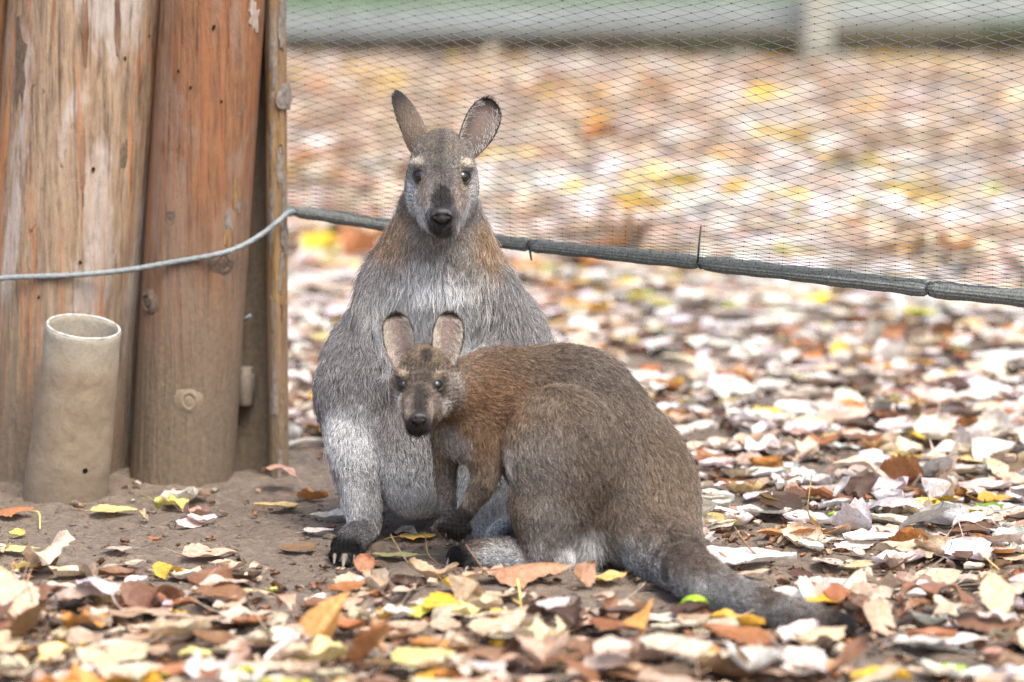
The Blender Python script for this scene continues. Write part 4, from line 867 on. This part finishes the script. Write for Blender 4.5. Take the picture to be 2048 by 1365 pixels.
def densJ(X):
    hand = np.exp(-np.linalg.norm((X - P(912, 1055, -.06)) / np.array([.055, .09, .055]), axis=1) ** 2)
    return (1 + 2.8 * (1 - wJ(X)) + 1.2 * (X[:, 2] < .08) + 2 * hand) * np.where(X[:, 1] > 6.2, .35, 1.0)
j1 = dict(shape=(P(812, 734, JY + .004), P(791, 627, JY + .012), (-.22, -1, .1), 33 * s5), kw=dict(cup0=1.45, cup1=.8, base_w=.60, peak=.58), dark=.86, fade=.10, ni=2600, inner=(.165, .122, .106), outer=(.17, .112, .066), fringe=(.46, .40, .34), n=5500, len=.0065)
j2 = dict(shape=(P(886, 734, JY + .004), P(900, 625, JY + .012), (.22, -1, .1), 33 * s5), kw=dict(cup0=1.45, cup1=.8, base_w=.60, peak=.58), dark=.86, fade=.10, ni=2600, inner=(.165, .122, .106), outer=(.17, .112, .066), fringe=(.46, .40, .34), n=5500, len=.0065)
clawsJ = [(zf(at(903, 1126, 6.085), .018), zf(at(893, 1132, 6.07), .006), .0045), (zf(at(938, 1141, 6.03), .010), zf(at(928, 1148, 6.02), .003), .004)]
for i, dx in enumerate((-21, -11, -1, 9, 18)):
    L_ = (28, 40, 45, 38, 27)[i]; clawsJ.append((P(917 + dx * 1.1, 1034 + L_, -.090), P(915 + dx * 1.12, 1047 + L_, -.088), .0030))
wallaby(J, .0027, 'smaller brown wallaby crouching side on in front, its head turned to the camera', ZJ, BRN, (j1, j2), ((803, 771), (876, 771)), 12.2 * s5, (838, 836, 32, 24), 540000, lenJ, liftJ, densJ, 4,
        hcJ, 85 * s5, P(837, 835, JY - .09), clawsJ, tone=.80, agouti=1.3)

# ------------------------------------------------------------------ fallen leaves
PAL = {'silvery white': (.75, .73, .71), 'pale tan': (.57, .45, .33), 'pinkish tan': (.53, .38, .29), 'beige': (.66, .58, .46), 'brown': (.24, .135, .075), 'rust brown': (.37, .16, .065), 'dark brown': (.10, .058, .036),
       'orange': (.55, .26, .07), 'golden yellow': (.74, .46, .05), 'pale yellow': (.74, .62, .30), 'yellow': (.80, .58, .06), 'green': (.28, .48, .04), 'yellow green': (.55, .56, .07)}
def leaf_geo(kind, nu, nv, fold, bend, twist, wave, seed, stem=True):
    """one leaf, 1 m long along +X, blade in XY; returns V,F(list),UV"""
    rs = np.random.default_rng(seed); u = np.linspace(0, 1, nu); v = np.linspace(-1, 1, nv)
    if kind == 'poplar': w = .44 * np.sin(math.pi * u ** .62) ** .8 * (1 - .25 * u)
    elif kind == 'elm': w = .30 * np.sin(math.pi * u ** .85) ** .85
    elif kind == 'lobed': w = .40 * np.sin(math.pi * u ** .7) ** .7 * (.72 + .38 * np.abs(np.cos(math.pi * 2.6 * u + .5)))
    else: w = .20 * np.sin(math.pi * u ** .8) ** .8
    teeth = 1 + (.07 if nu > 8 else 0) * np.where(np.arange(nu) % 2, 1, -1)
    w = np.maximum(w, .012); U, Vv = np.meshgrid(u, v, indexing='ij')
    edge = np.abs(Vv) ** 3; Wd = w[:, None] * (1 + edge * (teeth[:, None] - 1) + edge * rs.normal(0, .035, U.shape))
    Yv = Vv * Wd; Xv = U + .02 * rs.normal(0, 1, nu)[:, None] * 0 - .10 * np.abs(Vv) * (1 - U) * (kind == 'poplar')
    Zv = np.abs(Yv) * fold * 1.0 + wave * (np.sin(U * 7 + rs.uniform(0, 6)) * Vv * .5 + np.sin(U * 4 + rs.uniform(0, 6)) * .5 + np.sin(U * 13 + rs.uniform(0, 6)) * edge * .9) + edge * rs.uniform(-.03, .16)
    Yv = Yv * math.cos(math.atan(abs(fold)) * .9)
    tw = twist * (U - .5); Yv, Zv = Yv * np.cos(tw) - Zv * np.sin(tw), Yv * np.sin(tw) + Zv * np.cos(tw)
    if abs(bend) > 1e-3:
        k = bend; Xc = Xv - .5; Zb = (1 - np.cos(k * Xc)) / k; Xb = np.sin(k * Xc) / k; Xv, Zv = Xb - Zv * np.sin(k * Xc), Zb + Zv * np.cos(k * Xc)
    else: Xv = Xv - .5
    V = np.stack([Xv, Yv, Zv], -1).reshape(-1, 3); i = np.arange(nu * nv).reshape(nu, nv)
    F = [tuple(q) for q in np.stack([i[:-1, :-1], i[1:, :-1], i[1:, 1:], i[:-1, 1:]], -1).reshape(-1, 4).tolist()]
    UV = np.stack([U, (Vv + 1) / 2], -1).reshape(-1, 2)
    if stem:
        b = V[i[0, nv // 2]]; d0 = norm(b - V[i[1, nv // 2]]); sl = rs.uniform(.35, .6); cvz = np.array([0, rs.normal(0, .25), rs.uniform(-.1, .25)])
        pts = np.array([b + d0 * sl * q + cvz * sl * q * q for q in np.linspace(-.03, 1, 5)]); SV, SF = tube(pts, .011, 3, False)
        o = len(V); V = np.concatenate([V, SV]); F += [tuple(x + o for x in f) for f in SF]; UV = np.concatenate([UV, np.tile([[.5, .5]], (len(SV), 1))])
    return V, F, UV
def leaf_me(name, V, F, UV):
    me = mesh_from(name, V, F); uvl = me.uv_layers.new(name='UVMap'); li = np.empty(len(me.loops), np.int32); me.loops.foreach_get('vertex_index', li); uvl.data.foreach_set('uv', UV[li].astype(np.float32).ravel()); me.materials.append(M_LEAF); return me
def euler(yaw, pitch, roll):
    cy, sy, cp_, sp, cr, sr = math.cos(yaw), math.sin(yaw), math.cos(pitch), math.sin(pitch), math.cos(roll), math.sin(roll)
    return np.array([[cy, -sy, 0], [sy, cy, 0], [0, 0, 1]]) @ np.array([[cp_, 0, sp], [0, 1, 0], [-sp, 0, cp_]]) @ np.array([[1, 0, 0], [0, cr, -sr], [0, sr, cr]])
KINDS_ = ('poplar', 'elm', 'lobed', 'poplar', 'long', 'elm'); VAR = []
FORMS = {'flat': (.06, .15, .1, .018), 'curled': (.25, 1.9, .4, .04), 'cupped': (.30, .55, .2, .035), 'folded': (1.3, .4, .3, .05), 'crumpled': (.35, 1.2, 1.2, .085)}
for fi, (form, (fo, be, tw_, wa)) in enumerate(FORMS.items()):
    for ki, kd in enumerate(KINDS_):
        for sg in (1, -1):
            rs = np.random.default_rng(fi * 100 + ki * 7 + sg + 3); g = leaf_geo(kd, 15, 9, sg * fo * rs.uniform(.7, 1.3), sg * be * rs.uniform(.7, 1.25), tw_ * rs.normal(), wa * rs.uniform(.7, 1.3), fi * 100 + ki * 10 + sg + 3)
            VAR.append((form, kd, g, leaf_me('fallen_leaf', *g)))
by_form = {f: [i for i, x in enumerate(VAR) if x[0] == f] for f in FORMS}
def rest(V, R, s_, x, y, layer):
    """height that lets the leaf's lowest points sit on the soil or on the leaves below"""
    W = (V * s_) @ R.T; zz = W[:, 2] - ghf(x + W[:, 0], y + W[:, 1]); return -np.partition(zz, 3)[3] + layer
# --- leaves one can name in the photograph: px, py, width px, colour, form, yaw, roll/pitch, label
HERO = [
 (232, 1032, 98, (.66, .55, .24), 'flat', 5, 10, 'pale yellow square-ended leaf lying flat on bare soil in front of the pipe'),
 (38, 1079, 46, (.80, .58, .14), 'cupped', 80, 20, 'small bright yellow leaf alone on the soil at the left edge'),
 (345, 1022, 92, (.62, .58, .16), 'crumpled', 20, 0, 'yellow green curled leaf with a stalk in front of the red post'),
 (291, 1047, 40, (.55, .45, .28), 'cupped', 100, 55, 'small beige leaf standing on edge beside the flat pale yellow leaf'),
 (398, 1041, 76, (.52, .33, .25), 'crumpled', -25, 0, 'crumpled pinkish brown leaf on bare soil below the red post'),
 (34, 1034, 78, (.42, .18, .075), 'cupped', 10, 0, 'rust orange leaf on the soil left of the pipe foot'),
 (14, 945, 40, (.55, .58, .22), 'flat', 60, 20, 'pale green leaf against the big post at the left edge'),
 (560, 985, 110, (.56, .34, .26), 'curled', 150, 20, 'large pinkish brown curled leaf at the foot of the narrow post'),
 (625, 1003, 76, (.45, .20, .06), 'cupped', -10, -25, 'orange brown cupped leaf between the narrow post and the large wallaby'),
 (548, 1027, 92, (.66, .52, .24), 'flat', 175, 8, 'narrow yellow leaf with orange base on soil near the narrow post'),
 (655, 1046, 84, (.80, .78, .70), 'cupped', 170, -15, 'white leaf with yellow tip beside the large wallaby\'s leg'),
 (640, 1076, 62, (.72, .69, .66), 'flat', 10, 5, 'thin white leaf left of the large wallaby\'s black foot'),
 (425, 1118, 118, (.58, .42, .32), 'cupped', 15, 12, 'broad pale pinkish leaf at the edge of the bare soil'),
 (341, 1160, 62, (.66, .40, .03), 'crumpled', 0, 20, 'crumpled golden yellow leaf among tan ones at lower left'),
 (310, 1095, 44, (.40, .15, .05), 'curled', 160, 0, 'small rust curled leaf on bare soil at left'),
 (235, 1110, 70, (.60, .50, .42), 'flat', 190, 10, 'pale grey beige leaf on bare soil at left'),
 (45, 1112, 80, (.58, .62, .30), 'flat', 5, 5, 'flat pale green leaf on the soil near the left edge'),
 (245, 1222, 138, (.80, .67, .36), 'cupped', 168, 8, 'long pale yellow leaf in the litter at lower left'),
 (430, 1253, 140, (.62, .49, .36), 'flat', 170, 10, 'long beige leaf with toothed edge at lower left'),
 (500, 1198, 92, (.76, .62, .36), 'cupped', 178, 10, 'pale yellow pointed leaf at lower left of the wallabies'),
 (545, 1190, 40, (.55, .60, .14), 'curled', 60, 20, 'small green curled leaf at the end of the pale pointed leaf'),
 (672, 1300, 150, (.64, .34, .10), 'folded', 60, 52, 'large golden brown leaf propped up on edge at the bottom'),
 (745, 1330, 130, (.46, .27, .15), 'cupped', 105, 58, 'large brown leaf standing up right of the golden one'),
 (845, 1240, 78, (.58, .60, .06), 'cupped', 20, 22, 'bright yellow green leaf in front of the wallabies'),
 (918, 1197, 84, (.78, .50, .05), 'curled', 5, 0, 'golden yellow curled leaf in front of the small wallaby'),
 (735, 1156, 58, (.42, .19, .09), 'curled', 70, 35, 'rust leaf curled upright below the black foot'),
 (790, 1122, 104, (.50, .50, .20), 'flat', 172, 5, 'olive green flat leaf between the wallabies\' feet'),
 (835, 1080, 84, (.72, .48, .07), 'flat', 5, 5, 'yellow leaf on soil beneath the large wallaby'),
 (870, 1170, 130, (.50, .38, .25), 'curled', 3, 0, 'long rolled tan leaf in front of the small wallaby\'s foot'),
 (1070, 1184, 168, (.46, .26, .15), 'cupped', 4, 18, 'long toothed brown leaf in front of the small wallaby\'s leg'),
 (1165, 1190, 100, (.38, .22, .13), 'curled', 60, 48, 'brown leaf curling up below the small wallaby\'s belly'),
 (1215, 1180, 90, (.66, .49, .16), 'cupped', 20, 20, 'yellowish leaf with dark underside below the tail base'),
 (960, 1232, 110, (.72, .60, .40), 'lobe', 15, 12, 'pale star shaped leaf in front of the small wallaby'),
 (1392, 1226, 88, (.38, .62, .02), 'curled', 4, 0, 'bright green leaf lying against the tail'),
 (1475, 1256, 130, (.74, .44, .04), 'long', -12, 0, 'golden yellow strip of leaf under the tail'),
 (1425, 1043, 128, (.84, .83, .84), 'cupped', 160, 14, 'big white leaf just behind the small wallaby\'s rump'),
 (1575, 1082, 150, (.52, .24, .075), 'cupped', 175, 14, 'orange brown cupped leaf behind the tail'),
 (1500, 1133, 210, (.78, .75, .72), 'flat', 3, 4, 'long white flat leaf behind the tail'),
 (1680, 1045, 60, (.34, .55, .03), 'long', 0, 0, 'small green strip of leaf behind the tail'),
 (1845, 882, 84, (.88, .66, .02), 'cupped', 20, 15, 'bright yellow leaf at right in the middle distance'),
 (1995, 1012, 80, (.72, .36, .03), 'cupped', 10, 18, 'bright orange leaf near the right edge'),
 (1640, 612, 92, (.90, .68, .03), 'cupped', 30, 12, 'bright blurred yellow leaf below the rolled net hem'),
 (1782, 690, 90, (.40, .20, .10), 'curled', 40, 60, 'brown leaf standing on edge below the net at right'),
 (1870, 1232, 190, (.30, .15, .085), 'crumpled', 175, 20, 'large dark brown leaf right of the tail tip'),
 (1755, 1265, 120, (.58, .43, .31), 'cupped', 70, 40, 'tan leaf cupped upward right of the tail tip'),
 (1905, 1352, 84, (.35, .62, .08), 'cupped', 40, 25, 'bright green leaf at the bottom right'),
 (325, 1352, 110, (.66, .42, .31), 'cupped', 10, 14, 'smooth pink leaf at the bottom left'),
 (1888, 1165, 60, (.16, .085, .05), 'crumpled', 30, 30, 'dark brown shrivelled leaf near the right edge'),
 (1510, 1205, 100, (.50, .31, .17), 'curled', 20, 30, 'brown curled leaf just above the tail'),
 (1300, 1290, 110, (.66, .33, .08), 'folded', 80, 45, 'orange leaf folded upright at the bottom in front of the tail'),
 (1215, 1245, 100, (.32, .17, .10), 'curled', 75, 55, 'dark brown leaf standing in front of the tail base'),
 (1330, 1245, 120, (.74, .68, .58), 'flat', 10, 8, 'cream leaf lying in front of the tail'),
 (1180, 1300, 110, (.55, .40, .33), 'cupped', 150, 20, 'mauve tan leaf at the bottom centre'),
 (700, 1215, 70, (.60, .36, .26), 'cupped', 30, 20, 'pinkish leaf left of the yellow green leaf'),
]
GRP = 'fallen leaves on the ground'; hero_xy = []
for i, (px, py, w_, col, form, yaw, tilt, label) in enumerate(HERO):
    q = ground(px, py); s_ = w_ * .9 * scale(q[1]); kd = None; col = tuple(np.array(col) * .94 + .06 * np.mean(col))
    if form == 'long': c_ = [k for k in by_form['cupped'] if VAR[k][1] == 'long']
    elif form == 'lobe': c_ = [k for k in by_form['cupped'] if VAR[k][1] == 'lobed']
    else: c_ = [k for k in by_form[form] if VAR[k][1] in (('poplar', 'lobed') if w_ < 90 else ('elm', 'poplar'))]
    vi = c_[i % len(c_)]; R = euler(math.radians(yaw), 0 if abs(tilt) < 30 else math.radians(-tilt * .5), math.radians(tilt if abs(tilt) > 30 else tilt * .35)); z = rest(VAR[vi][2][0], R, s_, q[0], q[1], .006)
    o = obj('fallen_leaf', VAR[vi][3]); o.matrix_world = Matrix.LocRotScale(Vector((q[0], q[1], z)), Matrix(R.tolist()).to_quaternion(), (s_, s_, s_)); o.color = (*col, 1)
    tag(o, label, 'leaf', GRP); hero_xy.append((q[0], q[1], s_))
# --- the rest of the litter
def litter_density(x, y):
    P_ = np.stack([x, y, 0 * x], -1); px, py = project(np.stack([x, y, 0 * x], -1)); n1_ = fbm(P_, 2.6, 3, 41); n2_ = fbm(P_, 9, 2, 43)
    front = np.clip((py - 1110 - 60 * (n1_ - .5) * 2) / 110, 0, 1)                       # thick towards the camera
    right = np.clip((px - 1240) / 160, 0, 1) * np.where(py > 700, 1, 1)
    back = np.clip((930 - py) / 90, 0, 1); back = np.maximum(back, 0)
    d = np.maximum(np.maximum(front, right * .85), back * .9) * np.clip((n1_ * .7 + n2_ * .5 - np.where(py < 920, .38, .44)) / .10, .12, 1)
    d = np.maximum(d, np.clip((py - 1190) / 90, 0, 1) * .95); d = np.maximum(d, np.clip((640 - py) / 90, 0, 1) * .9)
    return np.maximum(d, .035)
boxes = [(5.05, 7.4, 420), (7.4, 10.5, 480), (10.5, 15, 440), (15, 20.0, 400)]; LX = []; 
for (ya, yb, dn_) in boxes:
    hw = yb * .1366 * 1.25 + .12; n_ = int((yb - ya) * 2 * hw * dn_); xx = rng.uniform(-hw, hw, n_); yy = rng.uniform(ya, yb, n_); LX.append(np.stack([xx, yy], -1)[rng.random(n_) < litter_density(xx, yy)])
LX = np.concatenate(LX); px, py = project(np.stack([LX[:, 0], LX[:, 1], 0 * LX[:, 0]], -1))
blk = [(-.86, 6.985, .17), (-.555, 6.925, .11), (-.41, 6.96, .05), (-.46, 7.02, .07), (-.82, 6.74, .10), (-.27, 6.22, .055), (.0, 6.25, .06), (-.02, 6.1, .10), (.12, 6.08, .12), (-1.05, 7.02, .2)]
ok = np.ones(len(LX), bool)
for bx, by, br in blk: ok &= np.hypot(LX[:, 0] - bx, LX[:, 1] - by) > br
for ta, tb in ((tg(1300, 1170, 40), tg(1450, 1226, 40)), (tg(1450, 1226, 40), tg(1700, 1280, 30))):
    ab = (tb - ta)[:2]; t_ = np.clip(((LX - ta[:2]) @ ab) / (ab @ ab), 0, 1); ok &= np.linalg.norm(LX - ta[:2] - t_[:, None] * ab, axis=1) > .082
for hx, hy, hs_ in hero_xy: ok &= np.hypot(LX[:, 0] - hx, (LX[:, 1] - hy) * 1.0) > hs_ * .42
LX = LX[ok]; px, py = px[ok], py[ok]; n_ = len(LX)
names = list(PAL); 
def weights(px, py):
    if py > 1100: return dict(zip(names, (9, 29, 14, 27, 12, 7, 5, 4, 3, 6, 1, .3, .4))) if px < 1250 else dict(zip(names, (23, 24, 9, 20, 12, 7, 6, 4, 2, 4, .6, .3, .3)))
    if py > 560: return dict(zip(names, (64, 11, 4, 15, 6, 4, 4, 3, 2, 4, 1.5, .2, .4)))  # extra white here: sky sheen put into leaf colour, beside pale undersides
    if py > 330: return dict(zip(names, (48, 16, 9, 18, 3, 3, 2, 4, 5, 10, 4, .3, .6)))
    return dict(zip(names, (26, 26, 16, 22, 2, 3, .5, 6, 7, 16, 5, .2, .6)))
cum = {}
def pick(px, py):
    key = (py > 1100, py > 560, py > 330, px < 1250); u_ = rng.random() if py > 560 else far_u.pop()
    if key not in cum: w = np.array(list(weights(px, py).values()), float); cum[key] = np.cumsum(w / w.sum())
    return names[int(np.searchsorted(cum[key], u_).clip(0, len(names) - 1))]
size = (.042 + .066 * rng.random(n_) ** 1.1) * np.where(py < 1000, 1.05, 1.0); form_i = rng.choice(5, n_, p=[.46, .14, .26, .03, .11]); form_i = np.where((LX[:, 1] > 9) & (rng.random(n_) < .8), 0, form_i); forms = list(FORMS); yaw = rng.uniform(0, 2 * math.pi, n_)
LP3 = np.stack([LX[:, 0], LX[:, 1] * .45, 0 * LX[:, 0]], -1); fu = (vnoise(LP3, 2.6, 90) * .75 + vnoise(LP3, 6.5, 91) * .55 - .30 + rng.normal(0, .10, n_)) % 1.0
far_u = [f for f, b in zip(fu, py) if b <= 560][::-1]
size = np.where(py < 560, size * 1.35, size)
colname = [pick(a, b) for a, b in zip(px, py)]
order = np.argsort(-(size / LX[:, 1] * np.where((px > -20) & (px < 2068) & (py < 1385), 1, 0) * np.where((px < 570) & (py < 960), 0, 1)
                     * np.where((px > 640) & (px < 1390) & (py > 450) & (py < 1160), 0, 1)))
single = set(order[:300 - len(HERO)].tolist()); items = []
LOW = {}
def low(form, kd, sg, lod):
    k = (form, kd, sg, lod)
    if k not in LOW:
        fo, be, tw_, wa = FORMS[form]; nu_, nv_ = ((11, 7), (7, 5), (4, 3))[lod]; LOW[k] = leaf_geo(kd, nu_, nv_, sg * fo, sg * be, tw_ * .5, wa, hash_i(k), False)
    return LOW[k]
def hash_i(k): return sum(ord(c_) for c_ in str(k)) % 997
AV, AF, AC, AU, off = [], [], [], [], 0
for i in range(n_):
    form = forms[form_i[i]]; x, y = LX[i]; s_ = size[i]; steep = rng.random() < (.035 if y < 9 and not (560 < px[i] < 1780 and 1090 < py[i] < 1340) else 0)
    R = euler(yaw[i], rng.normal(0, .07) if not steep else rng.uniform(.4, .9), rng.normal(0, .09)); c_ = np.array(PAL[colname[i]]) * rng.uniform(.78, 1.18) * rng.uniform(.93, 1.07, 3); c_ = c_.clip(0, .88)
    dense = 1 if py[i] > 1180 or py[i] < 900 else .4; layer = rng.random() * .022 * dense + .001
    if i in single:
        vi = by_form[form][int(rng.integers(len(by_form[form])))]; z = rest(VAR[vi][2][0], R, s_, x, y, layer); o = obj('fallen_leaf', VAR[vi][3])
        o.matrix_world = Matrix.LocRotScale(Vector((x, y, z)), Matrix(R.tolist()).to_quaternion(), (s_, s_, s_)); o.color = (*c_, 1); items.append((o, px[i], py[i], s_, colname[i], form, steep)); continue
    V, F, UV = low(form, KINDS_[i % 6], 1 if rng.random() < .5 else -1, 0 if y < 8.5 else (1 if y < 13 else 2)); W = (V * s_) @ R.T
    if y < 9: W = W + np.array([x, y, rest(V, R, s_, x, y, layer)])
    else: W = W + np.array([x, y, -W[:, 2].min() + layer])
    AV.append(W); AF.append(np.array(F) + off); off += len(W); AC.append(np.tile(c_, (len(W), 1))); AU.append(UV)
nb = 9000; bx_, by_ = rng.uniform(-1.25, 1.25, nb), 5.05 + rng.random(nb) ** 1.2 * 3.2; kb_ = rng.random(nb) < np.maximum(litter_density(bx_, by_), .10)
for x, y in zip(bx_[kb_], by_[kb_]):
    if any(math.hypot(x - a_, y - b_) < c_ for a_, b_, c_ in blk): continue
    V, F, UV = low('crumpled', 'lobed', 1, 2); s_ = rng.uniform(.008, .026); R = euler(rng.uniform(0, 6.3), rng.normal(0, .3), rng.normal(0, .3)); W = (V * s_) @ R.T
    W = W + np.array([x, y, -W[:, 2].min() + float(ghf(np.array([x]), np.array([y]))[0]) + rng.random() * .006]); c_ = np.array(PAL[names[int(rng.choice([1, 2, 3, 4, 5, 6, 4, 4]))]]) * rng.uniform(.6, 1.1)
    AV.append(W); AF.append(np.array(F) + off); off += len(W); AC.append(np.tile(c_, (len(W), 1))); AU.append(UV)
V = np.concatenate(AV); F = np.concatenate(AF); me = mesh_from('leaf_litter', V, F); vcol(me, 'lcol', np.concatenate(AC))
uvl = me.uv_layers.new(name='UVMap'); li = np.empty(len(me.loops), np.int32); me.loops.foreach_get('vertex_index', li); uvl.data.foreach_set('uv', np.concatenate(AU)[li].astype(np.float32).ravel())
tag(obj('leaf_litter', me, M_LITTER), 'carpet of fallen autumn leaves covering the ground behind and around', 'leaf litter', None, 'stuff')
# --- words that single out each leaf
def place(px, py):
    if py > 1290: return ('along the bottom edge at far left' if px < 300 else 'along the bottom edge left of the propped golden leaf' if px < 600 else 'along the bottom edge below the wallabies' if px < 1150 else 'along the bottom edge below the tail' if px < 1600 else 'along the bottom edge at far right')
    if py > 1180: return ('in the litter at lower left' if px < 330 else 'in the litter below the bare soil' if px < 640 else 'in front of the large wallaby\'s foot' if px < 860 else 'in front of the small wallaby\'s foot' if px < 1130 else 'in front of the tail base' if px < 1400 else 'in front of the tail' if px < 1700 else 'beyond the tail tip' if px < 1880 else 'near the right edge beyond the tail tip')
    if py > 1080: return ('on the soil at far left' if px < 250 else 'on the soil left of the black foot' if px < 660 else 'between the wallabies\' feet' if px < 1000 else 'just behind the tail' if px < 1600 else 'well behind the tail tip' if px < 1850 else 'at the right edge level with the tail')
    if py > 960: return ('at the foot of the posts' if px < 620 else 'right behind the small wallaby\'s rump' if px < 1560 else 'on the ground right of the rump' if px < 1800 else 'at the right edge level with the rump')
    return 'left of the large wallaby' if px < 700 else 'on the ground behind the small wallaby' if px < 1700 else 'in the middle distance at right'
labs = {}
for it in items:
    o, a, b, s_, cn, form, steep = it; sz = 'large ' if s_ > .088 else ('small ' if s_ < .056 else '')
    labs.setdefault((sz + cn + ' ' + ('upright ' if steep else '') + form, place(a, b)), []).append(it)
ORD = ('leftmost', 'second', 'third', 'fourth', 'fifth', 'sixth', 'seventh', 'eighth')
for (desc, pl_), its in labs.items():
    its.sort(key=lambda t_: t_[1]); m = len(its)
    for k, it in enumerate(its):
        pre = '' if m == 1 else ('leftmost ' if k == 0 else 'rightmost ' if k == m - 1 else ('middle ' if m == 3 else ORD[k] + ' from left '))
        tag(it[0], pre + desc + ' leaf ' + pl_, 'leaf', GRP)

# ------------------------------------------------------------------ stalks and twigs
def stalk(name, pts, r, mat, label, cat):
    P_ = catmull(pts, 14); V, F = tube(P_, np.linspace(r, r * .7, 14), 6); b = P_[0]; o = obj(name, mesh_from(name, V - b, F), mat); o.location = b; tag(o, label, cat)
g_ = lambda x, y, z=0: ground(x, y) + np.array([0, 0, z])
def up(x, y, bx, by, dz=0): return at(x, y, ground(bx, by)[1] + dz)
stalk('leaf_stalk', [g_(1042, 1226, .004), up(1040, 1190, 1042, 1226), up(1035, 1158, 1042, 1226, .02)], .0022, M_STEM, 'yellow stalk standing upright in front of the small wallaby\'s leg', 'stalk')
stalk('leaf_stalk', [g_(1040, 1222, .012), g_(1010, 1212, .014), g_(975, 1204, .012)], .0020, M_STEM, 'yellow stalk lying beside the upright one', 'stalk')
stalk('twig', [g_(1525, 1125, .006), up(1500, 1098, 1525, 1125), up(1468, 1054, 1525, 1125, .03)], .0022, M_TWIG, 'thin brown twig sticking up behind the tail', 'twig')
stalk('twig', [g_(876, 1132, .004), up(856, 1108, 876, 1132), up(850, 1064, 876, 1132, .01)], .0014, M_TWIG, 'thin stalk curving up between the wallabies\' feet', 'twig')
stalk('twig', [g_(1650, 1195, .02), g_(1700, 1222, .03), g_(1735, 1238, .01)], .0018, M_TWIG, 'thin twig lying behind the tail tip', 'twig')
stalk('twig', [g_(565, 905, .012), g_(610, 897, .016), g_(655, 893, .012)], .006, plain('grey_stick', (.36, .34, .31), .8, .3, .2, 60, .2), 'pale grey stick on the ground between post and large wallaby', 'stick')
stalk('leaf_stalk', [g_(60, 1030, .006), g_(78, 1040, .012), g_(80, 1062, .004)], .0020, M_STEM, 'bent tan stalk of the rust leaf left of the pipe', 'stalk')
stalk('twig', [g_(1960, 1130, .02), g_(1995, 1152, .012), g_(2025, 1178, .012)], .0018, M_STEM, 'pale straw near the right edge', 'twig')
# small clods and stones on the bare soil
rs = np.random.default_rng(12); cl = []
for k in range(700):
    x, y = rs.uniform(-20, 1100), rs.uniform(985, 1180); q = ground(x, y); r_ = (.0015 + .004 * rs.random() ** 2) * (1.8 if rs.random() < .06 else 1)
    Vv, Ff = ball((0, 0, 0), r_, (1.2, 1, .7), 7, 5); Vv *= (1 + .25 * rs.normal(0, 1, (len(Vv), 1))).clip(.6, 1.4); cl.append((Vv + q + np.array([0, 0, gh(q[:1], q[1:2])[0] + r_ * .2]), Ff))
o_ = 0; AV = []; AF = []
for Vv, Ff in cl: AV.append(Vv); AF.append(Ff + o_); o_ += len(Vv)
tag(obj('soil_crumbs', mesh_from('soil_crumbs', np.concatenate(AV), np.concatenate(AF)), M_SOIL), 'small crumbs of soil scattered on the bare ground', 'soil', None, 'stuff')
